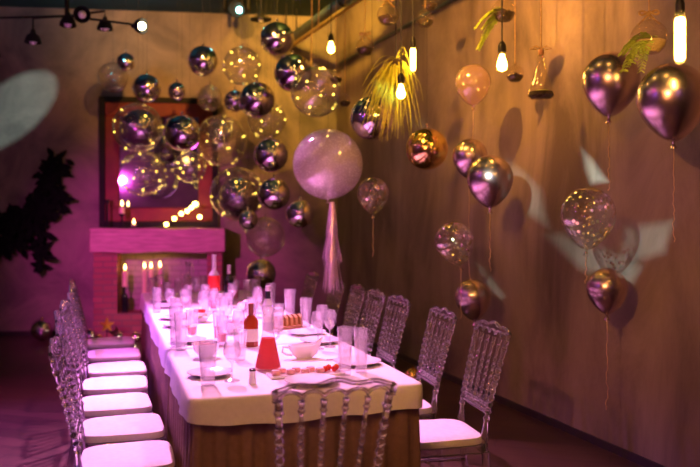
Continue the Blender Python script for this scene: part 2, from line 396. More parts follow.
def thing(name, label, cat, loc=(0, 0, 0), rz=0, group=None):
    o = bpy.data.objects.new(name, None); COL.objects.link(o); o.location = loc; o.rotation_euler = (0, 0, rz); o.empty_display_size = .05
    return tag(o, label, cat, group)
def dup(root, loc, rz, label, group=None):
    r = root.copy(); COL.objects.link(r); r.location = loc; r.rotation_euler = (0, 0, rz); r['label'] = label
    if group: r['group'] = group
    for ch in list(root.children):
        c = ch.copy(); COL.objects.link(c); c.parent = r
        for g in list(ch.children):
            d = g.copy(); COL.objects.link(d); d.parent = c
    return r

# ------------------------------------------------------------------ room
def slab(name, a, b, z0, z1, m, out, t=.15):
    """wall from a to b (xy), thickness outwards"""
    a = Vector((*a, 0)); b = Vector((*b, 0)); o = Vector((*out, 0)).normalized() * t
    q = [a, b, b + o, a + o]
    vs = [Vector((p.x, p.y, z)) for z in (z0, z1) for p in q]
    mb = MB().add(vs, [(0, 1, 5, 4), (1, 2, 6, 5), (2, 3, 7, 6), (3, 0, 4, 7), (3, 2, 1, 0), (4, 5, 6, 7)])
    return tag(mb.build(name, m, smooth=False), kind='structure')
def ybk(x): return 9.88 + .13 * (x + 3.05)
def xrt(y): return 1.18 - .342 * (y - 6.3)
XL, YR = -5.6, -2.6
cxr = (1.18 - .342 * (9.88 + .13 * 3.05 - 6.3)) / (1 + .342 * .13); cyr = ybk(cxr)
slab('wall_back', (XL, ybk(XL)), (cxr, cyr), 0, CEIL, 'wall_back', (-.13, 1))
slab('wall_right', (cxr, cyr), (xrt(YR), YR), 0, CEIL, 'wall_right', (1, .342))
slab('wall_left', (XL, YR), (XL, ybk(XL)), 0, CEIL, 'wall_back', (-1, 0))
slab('wall_rear', (XL, YR), (xrt(YR), YR), 0, CEIL, 'wall_back', (0, -1))
fl = [(XL - .15, YR - .15), (xrt(YR) + .2, YR - .15), (cxr + .2, cyr + .2), (XL - .15, ybk(XL) + .2)]
for nm, z0, z1, m in (('floor', -.12, 0, 'floor'), ('ceiling', CEIL, CEIL + .12, 'ceiling')):
    vs = [(x, y, z) for z in (z0, z1) for x, y in fl]
    tag(MB().add(vs, [(3, 2, 1, 0), (4, 5, 6, 7), (0, 1, 5, 4), (1, 2, 6, 5), (2, 3, 7, 6), (3, 0, 4, 7)]).build(nm, m, smooth=False), kind='structure')
slab('baseboard_right', (cxr - .012, cyr - .03), (xrt(YR) - .016, YR), .0, .05, 'base', (-1, -.342), .012)
slab('baseboard_back', (XL, ybk(XL) - .001), (cxr, cyr - .001), .0, .05, 'base', (.13, -1), .012)

# long ceiling pipe and brassy rail, conduit on the right wall
pd = Vector((-.377, 1, 0)).normalized()
def along(p, L0, L1): return [p + pd * L0, p + pd * L1]
p0 = P(355, 0, 7.94)
o = thing('ceiling_rail', 'yellow lit metal rail running along under the dark ceiling pipe', 'rail', p0)
rl = math.atan2(pd.y, pd.x)
Lend = 2.45
MB().box(pd * ((Lend - 5) / 2), (5 + Lend, .05, .07), rl).build('rail_bar', 'brass', o, smooth=False)
for k in range(4):
    MB().tube([pd * (-4 + 2 * k), pd * (-4 + 2 * k) + Vector((0, 0, CEIL - p0.z))], .008).build('drop_rod', 'black', o)
p1 = P(344, 0, 7.7)
o = thing('ceiling_pipe', 'dark grey round pipe running along under the ceiling', 'pipe', p1)
MB().tube([pd * -4.8, pd * 2.5], .05, 14).build('pipe_run', 'steel', o)
for k in range(4):
    MB().lathe([(.06, -.03), (.06, .03)], 14, pd * (-4 + 2 * k), pd.to_track_quat('Z', 'Y').to_matrix()).build('collar', 'black', o)
    MB().tube([pd * (-4 + 2 * k), pd * (-4 + 2 * k) + Vector((0, 0, CEIL - p1.z))], .008).build('drop_rod', 'black', o)
wd = Vector((-.342, 1, 0)).normalized(); wn = Vector((-1, -.342, 0)).normalized()
a = wall_right_at(452, 1) + wn * .02; b = wall_right_at(342, 63) + wn * .02
cd = MB().tube([a - wd * 2.5, a, b], .018, 10).build('wall_rod', 'steel')  # thin dark rod laid just off the wall surface
tag(cd, 'thin dark conduit running along the upper right wall', 'rod')

# ------------------------------------------------------------------ fireplace, mirror and what stands there
bd = Vector((.9916, .129, 0)); brz = math.atan2(bd.y, bd.x)
def wloc(px, py, off):
    """a point off metres in front of the back wall seen at px, py"""
    k = (px - 350) / F; Y = (9.88 + .13 * 3.05 - off * 1.0083) / (1 - .13 * k); return P(px, py, Y)
fo = wloc(90, 240, 0); fo.z = 0
fp = thing('fireplace', 'brick fireplace with thick wooden mantel lit magenta at the far wall', 'fireplace', fo, brz)
def fx(px, off=.38):
    q = wloc(px, 240, off) - fo; return q.dot(bd)
Xa, Xb, Xc, Xd, Xe = fx(93), fx(117), fx(207), fx(222), fx(225)
MB().box(((Xa + Xb) / 2, -.19, .507), (Xb - Xa, .36, 1.013)).build('brick_column', 'brick', fp, smooth=False)
MB().box(((Xc + Xd) / 2, -.19, .507), (Xd - Xc, .36, 1.013)).build('brick_column', 'brick', fp, smooth=False)
MB().box(((Xb + Xc) / 2, -.19, .145), (Xc - Xb - .002, .38, .29)).build('hearth_base', 'brick', fp, smooth=False)
MB().box(((Xb + Xc) / 2, -.02, .65), (Xc - Xb - .002, .035, .72)).build('firebox_back', 'hearth', fp, smooth=False)
mt = MB(); n = 14; pol = []
for i in range(n + 1):
    x = fx(90) + (Xe - fx(90)) * i / n
    pol.append(((x, 1.305 + .006 * math.sin(i * 1.3)), (x, 1.015 + .008 * math.sin(i * .9 + 1))))
mt.prism(pol, .43, lambda x, z, y: (x, -.217 + y, z))
mt.build('mantel_beam', 'mantel', fp, bevel=.012)
# mirror frame standing on the mantel
mo = wloc(99, 240, .07); mo.z = 1.315
mr = thing('framed_mirror', 'large mirror in a red wooden frame standing on the mantel', 'mirror', mo, brz)
W, H = (wloc(218, 240, .07) - mo).dot(bd), (226 - 95) / 81.5; fw = .085
def frame(mb, x0, z0, x1, z1, wd_, y0, y1):
    yc, dy = (y0 + y1) / 2, abs(y1 - y0)
    mb.box(((x0 + x1) / 2, yc, z0 + wd_ / 2), (x1 - x0, dy, wd_)); mb.box(((x0 + x1) / 2, yc, z1 - wd_ / 2), (x1 - x0, dy, wd_))
    mb.box((x0 + wd_ / 2, yc, (z0 + z1) / 2), (wd_, dy, z1 - z0 - 2 * wd_)); mb.box((x1 - wd_ / 2, yc, (z0 + z1) / 2), (wd_, dy, z1 - z0 - 2 * wd_))
m_ = MB(); frame(m_, 0, 0, W, H, .07, 0, .055); m_.build('outer_edge', 'darkedge', mr, smooth=False)
m_ = MB(); frame(m_, .0705, .0705, W - .0705, H - .0705, .17, .005, .05); m_.build('frame_moulding', 'redframe', mr, smooth=False, bevel=.01)
MB().box((W / 2, .035, H / 2), (W - .49, .02, H - .49)).build('mirror_pane', 'mirror', mr, smooth=False)

def candle(px, py_top, py_bot, off, label, holder=None, rpx=2.6, hz=None, group='candles at the fireplace', z=None):
    q = wloc(px, py_bot, off)
    if z is not None: q.z = z
    top = wloc(px, py_top, off).z - q.z
    hh = hz or 0
    o = thing('candle', label, 'candle', q, 0, group)
    r = rpx * q.y / F
    if holder == 'bottle':
        MB().lathe([(0, 0), (.038, 0), (.04, .01), (.04, hh * .55), (.034, hh * .68), (.015, hh * .8), (.014, hh)], 18).build('bottle_holder', 'darkglass', o)
    elif holder == 'stick':
        MB().lathe([(0, 0), (.045, 0), (.045, .008), (.012, .02), (.012, hh * .8), (.03, hh * .86), (.03, hh), (0, hh)], 18).build('candlestick', 'black', o)
    MB().lathe([(0, hh), (r, hh), (r, top - .015), (r * .7, top - .01), (0, top - .012)], 14).build('wax_stick', 'wax', o)
    MB().tube([(0, 0, top - .012), (0, 0, top + .006)], .0015, 6).build('wick', 'black', o)
    MB().lathe([(0, top), (.010, top + .012), (.013, top + .026), (.008, top + .048), (0, top + .075)], 12).build('flame', 'flame', o)
    return o
candle(125, 270, 316, .27, 'pale lit candle in a dark bottle, leftmost one in the fireplace', 'bottle', 2.6, .31, z=.2905)
candle(144.5, 268, 316, .27, 'lit candle in the fireplace, left one of the close pair', 'bottle', 2.0, .2, z=.2905)
candle(151, 268, 316, .24, 'lit candle in the fireplace, right one of the close pair', 'bottle', 2.0, .2, z=.2905)
candle(160, 267, 316, .25, 'lit candle in the fireplace, rightmost of the four', 'bottle', 2.0, .22, z=.2905)
candle(122, 206, 226, .3, 'short lit candle on a black candlestick standing on the mantel', 'stick', 2.6, .16, group=None, z=1.322)
tq = wloc(134, 226, .33); tq.z = 1.322
o = thing('tea_light', 'small glowing tea light on the mantel beside the black candlestick', 'candle', tq)
MB().lathe([(0, 0), (.032, 0), (.035, .05), (.032, .05), (.03, .01), (0, .01)], 16).build('glass_cup', 'glass', o)
MB().lathe([(0, .012), (.026, .012), (.026, .035), (0, .035)], 16).build('wax_disc', 'wax', o)
MB().lathe([(0, .036), (.012, .05), (.012, .065), (0, .1)], 12).build('flame', 'flame', o)
bq = wloc(107, 226, .25); bq.z = 1.322
tag(MB().lathe([(0, 0), (.05, 0), (.05, .01), (.014, .03), (.012, .28), (.03, .30), (.03, .33), (0, .33)], 16).build('candlestick', 'black', loc=bq),
    'empty black candlestick at the left end of the mantel', 'candlestick')
# fairy lights on the mantel
fq = wloc(183, 224, .3); fq.z = 1.322
fa = thing('fairy_light_string', 'string of yellow fairy lights heaped on the mantel before the mirror', 'fairy lights', fq, brz)
pts = [(-.28, 0, .012), (-.2, .03, .03), (-.1, -.02, .1), (-.02, .02, .16), (.05, 0, .19), (.1, -.03, .23), (.14, .01, .28), (.2, 0, .12), (.24, .02, .02)]
MB().tube(pts, .004, 6).build('wire', 'cord', fa)
for (x, y, z) in pts[1:-1]:
    MB().sphere((x, y - .02, z), .024, 12, 8).build('bulb', 'fairy', fa)
# ornaments and baubles on the floor before the hearth
def bauble(px, py, r, Y, m, label, name='bauble', cat='bauble', group=None):
    q = P(px, py, Y); q.z = 0
    o = thing(name, label, cat, q, 0, group)
    MB().sphere((0, 0, r), r, 24, 14).build('shell', m, o)
    MB().lathe([(0, 2 * r - .004), (r * .14, 2 * r - .004), (r * .14, 2 * r + r * .12), (0, 2 * r + r * .12)], 12).build('cap', 'gold', o)
bauble(42, 325, .125, 9.35, 'chrome', 'large silver mirror ball on the floor by the left wall', 'mirror_ball', 'ball')
for px, py, r, Y, m, lab in ((98, 330, .06, 9.0, 'gold', 'small gold bauble on the floor left of the star'), (90, 330, .07, 9.3, 'chrome_dark', 'dark bauble on the floor at the foot of the brick column'),
                         (119, 330, .055, 9.3, 'chrome', 'silver bauble on the floor just right of the star'), (136, 330, .06, 9.2, 'latex', 'rosy bauble on the floor beneath the bottle candle'),
                         (148, 330, .055, 9.15, 'chrome', 'small silver bauble on the floor near the table end')):
    bauble(px, py, r, Y, m, lab, group=None)
sq = P(107, 330, 9.2); sq.z = 0
st = thing('star_ornament', 'gold star ornament on the floor before the brick column', 'ornament', sq)
vs = []
for sy in (-.02, .02):
    for k in range(10):
        r = .09 if k % 2 == 0 else .04; a = PI / 2 + k * PI / 5; vs.append((r * math.cos(a), sy * .3, .2 + r * math.sin(a)))
vs += [(0, -.03, .2), (0, .03, .2)]
fs = [(k, (k + 1) % 10, 20) for k in range(10)] + [(10 + (k + 1) % 10, 10 + k, 21) for k in range(10)] + [(k, 10 + k, 10 + (k + 1) % 10, (k + 1) % 10) for k in range(10)]
MB().add(vs, fs).build('star', 'star', st, smooth=False)
MB().box((0, 0, .012), (.1, .07, .024)).box((0, 0, .08), (.012, .012, .13)).build('stand', 'black', st, smooth=False)
for px, lab in ((152, 'glowing fairy light on the floor under the table end'), (118, 'glowing fairy light on the floor right beside the star')):
    q = P(px, 330, 8.95); q.z = 0
    o = thing('floor_light', lab, 'light', q)
    MB().lathe([(0, 0), (.03, 0), (.03, .03), (0, .03)], 14).build('base', 'black', o)
    MB().sphere((0, 0, .058), .03, 14, 8).build('globe', 'lampglow', o)
# dark foliage on the left wall
q0 = wloc(40, 215, .08)
gd = thing('wall_foliage', 'dark leafy branch spray hanging on the far left wall', 'foliage', q0, brz)
br_ = MB(); lf = MB(); r2 = random.Random(3)
spine = [[(58, 158), (52, 175), (45, 195), (35, 210), (15, 228), (-12, 248)], [(45, 195), (44, 220), (43, 245), (42, 270)], [(35, 205), (20, 215), (5, 218), (-15, 222)], [(48, 185), (58, 195), (56, 215)], [(30, 215), (22, 240), (5, 250)]]
for si, sp in enumerate(spine):
    pts = []
    for px, py in sp:
        q = wloc(px, py, .12) - q0; pts.append(Vector((q.dot(bd), -.06, q.z)))
    br_.tube(pts, .012, 6)
    for i in range(len(pts) - 1):
        for k in range(44 if si == 0 else 24):
            c = pts[i].lerp(pts[i + 1], r2.random()); sprd = .11 if si == 0 else (.05 if si == 1 else .085)
            c = c + Vector((r2.gauss(0, sprd * .5), r2.uniform(-.08, .06), r2.gauss(0, sprd * .5)))
            d = Vector((r2.gauss(0, 1), r2.gauss(0, .35), r2.gauss(-.4, 1)))
            lf.leaf(c, d, (0, -1, .2), r2.uniform(.1, .18), .07)
br_.build('branch', 'darkleaf', gd); lf.build('leaves', 'darkleaf', gd)

# ------------------------------------------------------------------ chandelier, stage head and shade lamp at the top left
hub = P(67, 16, 7.5)
ch = thing('ceiling_lamp', 'black many-armed ceiling lamp with dome shades at the top left', 'lamp', hub)
MB().tube([(0, 0, -.05), (0, 0, CEIL - hub.z)], .022, 12).build('stem', 'black', ch)
MB().lathe([(0, CEIL - hub.z - .03), (.07, CEIL - hub.z - .03), (.07, CEIL - hub.z), (0, CEIL - hub.z)], 18).build('ceiling_rose', 'black', ch)
def shade(mb, c, d, R=.075):
    m = Vector(d).normalized().to_track_quat('Z', 'Y').to_matrix()
    mb.lathe([(0, -.075), (.02, -.075), (.024, -.045), (R * .75, -.02), (R, .03), (R, .045), (R * .96, .045), (R * .94, .03), (R * .7, -.015), (0, -.03)], 18, c, m); return m
arms = [((-8, 18, 7.35), (-8, 52, 7.35), (0, 0, -1), False), ((33, 18, 7.3), (33, 38, 7.3), (0, 0, -1), False), ((105, 11, 7.6), (105, 25, 7.6), (0, 0, -1), False),
        ((130, 24, 7.4), (139, 26, 7.4), (1, -.35, -.1), True), ((82, 15, 7.2), (83, 15, 7.1), (.1, -1, -.15), False), ((68, 19, 7.3), (68, 21, 7.3), (0, -.1, -1), False)]
for e, c, d, lit in arms:
    e_, c_ = P(*e) - hub, P(*c) - hub
    MB().tube([(0, 0, 0), e_, c_ - Vector(d).normalized() * .05], .011, 8).build('arm', 'black', ch)
    sb = MB(); m = shade(sb, c_, d); so = sb.build('lamp_shade', 'black', ch)
    MB().sphere(c_ + Vector(d).normalized() * .03, .036, 14, 8).build('bulb', 'lampglow' if lit else 'china', so)
mh = P(237, 8, 9.3)
hd = thing('moving_head_light', 'black stage light with a cyan lens below the ceiling at the back', 'stage light', mh)
MB().box((0, 0, .25), (.26, .22, .12)).build('base_box', 'black', hd, smooth=False, bevel=.01)
for sx in (-1, 1): MB().box((.14 * sx, 0, .1), (.03, .12, .26)).build('yoke_arm', 'black', hd, smooth=False, bevel=.006)
MB().tube([(0, 0, .3), (0, 0, CEIL - mh.z)], .02, 10).build('hanger', 'black', hd)
hm = Vector((.1, -1, -.35)).normalized().to_track_quat('Z', 'Y').to_matrix()
MB().lathe([(0, -.14), (.09, -.12), (.11, 0), (.1, .14), (.085, .15), (.08, .13), (0, .13)], 20, (0, 0, 0), hm).build('head', 'black', hd)
MB().sphere(hm @ Vector((.03, -.01, .145)), .034, 14, 8).build('lens', 'led', hd)
sl = P(261, 17, 9.0)
o = thing('pendant_lamp', 'small pendant lamp with a flat shade beside the black stage light', 'lamp', sl)
MB().lathe([(0, .05), (.03, .05), (.05, .01), (.12, -.02), (.12, -.035), (.04, -.01), (0, 0)], 20).build('lamp_shade', 'black', o)
MB().tube([(0, 0, .05), (0, 0, CEIL - sl.z)], .006, 6).build('cord', 'cord', o)
MB().sphere((0, 0, -.03), .03, 14, 8).build('bulb', 'china', o)

# ------------------------------------------------------------------ tables and cloths
def rr(x0, x1, y0, y1, r, n=8, dens=.02):
    """rounded rectangle outline, dense along straight sides"""
    pts = []
    cs = [(x1 - r, y1 - r, 0), (x0 + r, y1 - r, PI / 2), (x0 + r, y0 + r, PI), (x1 - r, y0 + r, 1.5 * PI)]
    for i, (cx, cy_, a0) in enumerate(cs):
        for k in range(n + 1):
            a = a0 + PI / 2 * k / n; pts.append((cx + r * math.cos(a), cy_ + r * math.sin(a), math.cos(a), math.sin(a)))
        nx, ny, na = cs[(i + 1) % 4]; p = pts[-1]; q = (nx + r * math.cos(na), ny + r * math.sin(na))
        L = math.hypot(q[0] - p[0], q[1] - p[1]); m = max(1, int(L / dens))
        for k in range(1, m): pts.append((p[0] + (q[0] - p[0]) * k / m, p[1] + (q[1] - p[1]) * k / m, p[2], p[3]))
    return pts
trz = math.atan2(V.y, V.x)    # local x = across (V), local y = along (U)
def table(s0, s1, lab, clab, seed):
    L = s1 - s0; wd_ = .98
    o = thing('banquet_table', lab, 'table', NL + U * s0, trz)
    MB().box((wd_ / 2, L / 2, .73), (wd_ - .03, L - .03, .034)).build('tabletop', 'board', o, smooth=False)
    for x in (.09, wd_ - .09):
        for y in (.09, L - .09): MB().tube([(x, y, 0), (x, y, .713)], .02, 10).build('leg', 'black', o)
    c = thing('tablecloth', clab, 'tablecloth', NL + U * s0, trz)
    r3 = random.Random(seed); ph = [r3.uniform(0, 6.28) for _ in range(6)]
    out = rr(0, wd_, 0, L, .05)
    mb = MB(); n = len(out); vs = []; fs = []
    levels = [(-.05, .7530), (-.018, .7530), (-.006, .7505), (0, .744), (.004, .73), (.007, .70), (.009, .67), (.011, .645), (.006, .643)]
    per = 0; dist = []
    for i in range(n):
        dist.append(per); per += math.hypot(out[(i + 1) % n][0] - out[i][0], out[(i + 1) % n][1] - out[i][1])
    for j, (off, z) in enumerate(levels):
        for i, (x, y, nx, ny) in enumerate(out):
            t = dist[i] / per * 2 * PI; k = max(0, (.74 - z) / .1)
            wv = (.007 * math.sin(9 * t + ph[0]) + .003 * math.sin(23 * t + ph[1])) * k
            dz = (.008 * math.sin(5 * t + ph[2]) + .004 * math.sin(14 * t + ph[3])) * k
            vs.append((x + nx * (off + wv), y + ny * (off + wv), z + dz))
    for j in range(len(levels) - 1):
        for i in range(n): fs.append((j * n + i, j * n + (i + 1) % n, (j + 1) * n + (i + 1) % n, (j + 1) * n + i)[::-1])
    fs.append(tuple(range(n)))
    mb.add(vs, fs).build('top_cloth', 'cloth', c)
    out = rr(.006, wd_ - .006, .006, L - .006, .05, 10, .006); n = len(out); per = 0; dist = []
    for i in range(n):
        dist.append(per); per += math.hypot(out[(i + 1) % n][0] - out[i][0], out[(i + 1) % n][1] - out[i][1])
    npl = round(per / .11); vs = []; fs = []
    zz = [.70, .66, .6, .5, .35, .2, .08, .008]
    for z in zz:
        k = min(1, (.70 - z) / .35)
        for i, (x, y, nx, ny) in enumerate(out):
            t = dist[i] / per; a = t * npl * 2 * PI + .6 * math.sin(t * 40 + ph[4])
            f = -.012 + (.017 * math.tanh(2.2 * math.sin(a))) * (.35 + .65 * k)
            vs.append((x + nx * f, y + ny * f, z))
    for j in range(len(zz) - 1):
        for i in range(n): fs.append((j * n + i, (j + 1) * n + i, (j + 1) * n + (i + 1) % n, j * n + (i + 1) % n))
    MB().add(vs, fs).build('skirt', 'skirt', c)
table(0, 1.19, 'banquet table at the near end of the row, under a white cloth', 'white tablecloth with taupe skirt on the near table', 1)
table(1.215, 4.43, 'long banquet table reaching to the fireplace, under a white cloth', 'white tablecloth with taupe skirt on the long far table', 2)

# ------------------------------------------------------------------ acrylic chairs
def hw(z): return .158 + .034 * max(-.1, z - .45) / .45
def yb(z): return -.2 - .115 * max(0, (z - .45) / .47) ** 1.15
def backpt(x, z, y=0): return Vector((x, yb(z) + y + .10 * (x * x) , z))
def chair(label, group):
    o = thing('acrylic_chair', label, 'chair', (0, 0, 0), 0, group)
    cu = MB()
    def cush(z, ins):
        ol = []
        for k in range(40):
            a = 2 * PI * k / 40; ca, sa = math.cos(a), math.sin(a)
            x = (.2 - ins) * math.copysign(abs(ca) ** .36, ca); y = (.2 - ins) * math.copysign(abs(sa) ** .36, sa)
            ol.append((x * (1 + .06 * y / .2), y - .0, z))
        return ol
    lev = [(q - .09, i_) for q, i_ in ((.4605, .012), (.463, .003), (.478, 0), (.494, .006), (.5, .022), (.504, .07), (.506, .13))]
    vs = []; fs = []
    for z, i_ in lev: vs += cush(z, i_)
    for j in range(len(lev) - 1):
        for k in range(40): fs.append((j * 40 + k, j * 40 + (k + 1) % 40, (j + 1) * 40 + (k + 1) % 40, (j + 1) * 40 + k))
    fs.append(tuple(range(39, -1, -1))); fs.append(tuple((len(lev) - 1) * 40 + k for k in range(40)))
    cu.add(vs, fs).build('seat_cushion', 'cushion', o)
    sf = MB(); frame_y = .19
    for (cx, cy_, dx, dy) in ((0, .185, .38, .03), (0, -.185, .33, .03), (.185, 0, .03, .34), (-.185, 0, .03, .34)): sf.box((cx, cy_, .35), (dx, dy, .038))
    sf.build('seat_frame', 'acrylic', o, smooth=False, bevel=.004)
    for sx in (-1, 1):
        fl_ = [(0, .01), (.02, .016), (.06, .012), (.3, .015), (.7, .019), (.8, .024), (.84, .015), (.88, .024), (.93, .02), (1, .021)]
        MB().beads(lambda t: Vector((sx * (.178 + .004 * (1 - t)), .18 + .01 * (1 - t), .331 * t)), fl_, 12).build('leg', 'acrylic', o)
        MB().beads(lambda t: Vector((sx * (.158), -.2 - .05 * (1 - t) ** 1.5, .33 * t)), [(0, .012), (.3, .015), (.7, .018), (1, .02)], 12).build('leg', 'acrylic', o)
        bp = [(0, .018), (.10, .017), (.12, .021), (.14, .017)]
        for k in range(9):
            t = .27 + .56 * k / 9; bp += [(t, .010), (t + .012, .0145), (t + .026, .0175), (t + .04, .0145), (t + .052, .010)]
        bp += [(.845, .012), (.88, .012), (.9, .013), (.92, .018), (.94, .013), (1, .014)]
        MB().beads(lambda t: backpt(sx * hw(.33 + .535 * t), .33 + .535 * t), bp, 10).build('back_post', 'acrylic', o)
    for k in range(4):
        x = (-.6 + .4 * k)
        bp = [(0, .009), (.05, .009), (.08, .014), (.11, .009)]
        for q in range(6):
            t = .15 + .6 * q / 6; bp += [(t, .0065), (t + .018, .0095), (t + .036, .012), (t + .054, .0095), (t + .074, .0065)]
        bp += [(.77, .008), (.82, .007), (.86, .008), (.89, .013), (.92, .008), (1, .012)]
        MB().beads(lambda t: backpt(x * hw(.55 + .31 * t), .55 + .31 * t), bp, 10).build('spindle', 'acrylic', o)
    # crest: wavy top edge, five scallops below, thin sheet between
    pol = []; tp = []; sc_ = []
    for i in range(101):
        s = -1 + 2 * i / 100; x = s * (hw(.9) + .012)
        top = .905 + .016 * math.cos(s * PI * .5) ** 2 + .006 * math.cos(s * 3 * PI)
        ph_ = min(4.9999, max(0, (s / .94 + 1) * 2.5)) % 1.0
        bot = .866 + .026 * math.sqrt(max(0, 1 - (2 * ph_ - 1) ** 2)) if abs(s) < .94 else .868
        tp.append((x, top)); sc_.append((x * .985, min(bot, top - .012))); pol.append(((x, top), (x, min(bot, top - .012))))
    MB().prism(pol, .006, lambda x, z, y: backpt(x, z, y)).build('crest_panel', 'sheet', o)
    cr = MB(); cr.tube([backpt(x, z) for x, z in tp], .0085, 8); cr.tube([backpt(x, z) for x, z in sc_], .0065, 8)
    for q in (0, -1): cr.tube([backpt(tp[q][0], tp[q][1]), backpt(sc_[q][0], .862)], .011, 8)
    cr.build('crest_rail', 'acrylic', o)
    lr = MB()
    for z in (.515, .553): lr.tube([backpt(s / 8 * hw(z), z) for s in range(-8, 9)], .009, 8)
    for k in range(7):
        c = backpt((-.78 + .26 * k) * hw(.534), .534); a = [c + Vector((.013 * math.cos(q * PI / 6), 0, .013 * math.sin(q * PI / 6))) for q in range(13)]
        lr.tube(a, .004, 6)
    lr.build('lower_rail', 'acrylic', o)
    for (a, b) in (((-.178, .185, .16), (.178, .185, .16)), ((-.176, .18, .2), (-.16, -.22, .2)), ((.176, .18, .2), (.16, -.22, .2))):
        a, b = Vector(a), Vector(b)
        MB().beads(lambda t: a.lerp(b, t), [(0, .008), (.2, .009), (.45, .009), (.47, .014), (.5, .016), (.53, .014), (.55, .009), (.8, .009), (1, .008)], 8).build('stretcher', 'acrylic', o)
    return o
ordn = ['nearest', 'second', 'third', 'fourth', 'fifth', 'sixth', 'seventh']
def face(d): return math.atan2(d.y, d.x) - PI / 2
proto = chair('clear acrylic chair with beaded spindles at the near end of the table, seen from behind', 'clear chairs round the long table')
# front chair: back centre about (-.05, 2.52)
fc = Vector((-.048, 2.63, 0)) + U * .3
proto.location = fc; proto.rotation_euler = (0, 0, face(U))
G = 'clear chairs round the long table'
for i, px in enumerate((490, 441, 398, 375, 357, 337, 312)):
    Y = 1.941 / ((px - 350) / F + .306); bk = Vector(((px - 350) / F * Y, Y, 0))
    c = bk - V * .3
    nm = ('clear acrylic chair with white cushion on the right side, nearest the camera' if i == 0 else
          f'clear acrylic chair along the right side of the table, {ordn[i]} from the near end' if i < 6 else 'clear acrylic chair on the right side, farthest from the camera')
    dup(proto, c, face(-V) + math.radians((-4, -4, -2, -3, -4, -2, -1)[i]), nm, G)
for i, (Y, Xb_) in enumerate(((3.54, -1.175), (4.05, -1.34), (4.55, -1.53), (5.07, -1.68), (5.58, -1.82), (6.15, -2.01), (6.74, -2.21))):
    c = Vector((Xb_, Y - .06, 0)) + V * .2
    nm = ('clear acrylic chair with white cushion on the left side, nearest the camera' if i == 0 else
          f'clear acrylic chair along the left side of the table, {ordn[i]} from the near end' if i < 6 else 'clear acrylic chair on the left side, farthest from the camera')
    dup(proto, c, face(V) + math.radians((-1, 1, 2, -2, 1, 0, -1)[i]), nm, G)

# ------------------------------------------------------------------ balloons
def hang_line(o, z0, H):
    MB().tube([(0, 0, z0), (0, 0, H)], .0012, 5).build('hanging_line', 'cord', o)
def orb(px, py, rpx, Y, kind, label, inner=None):
    """round foil or bubble balloon hung on a thread"""
    c = P(px, py, Y); r = R_(rpx, Y)
    nm = {'chrome': 'mirror_balloon', 'chrome_dark': 'mirror_balloon', 'bubble': 'bubble_balloon', 'pearl': 'pearl_balloon', 'gold': 'mirror_balloon', 'crystal': 'bubble_balloon'}[kind]
    o = thing(nm, label, 'balloon', c, rnd.uniform(0, 6), 'round balloons of the hanging cluster')
    MB().sphere((0, 0, 0), r, 40, 24).build('skin', kind, o)
    MB().lathe([(0, r - .004), (.012, r - .004), (.006, r + .012), (.016, r + .03), (0, r + .03)], 10).build('neck', 'chrome' if kind != 'bubble' else 'bubble', o)
    hang_line(o, r + .03, CEIL - c.z)
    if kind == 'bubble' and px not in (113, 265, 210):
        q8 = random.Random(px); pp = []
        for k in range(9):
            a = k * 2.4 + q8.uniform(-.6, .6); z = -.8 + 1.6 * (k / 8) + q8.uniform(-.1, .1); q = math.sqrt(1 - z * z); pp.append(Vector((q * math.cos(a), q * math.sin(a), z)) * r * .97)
        ws = MB().tube(pp, .0012, 4).build('glint_wire', 'twine', o); lb = MB()  # added wire and glowing beads give the bubble its yellow glints
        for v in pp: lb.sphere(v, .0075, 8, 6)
        lb.build('glint_beads', 'glint', o)
    if inner:
        ix, iy, ir, im = inner
        MB().sphere((R_(ix, Y), 0, -R_(iy, Y)), R_(ir, Y), 32, 20).build('inner_balloon', im, o)
    return o
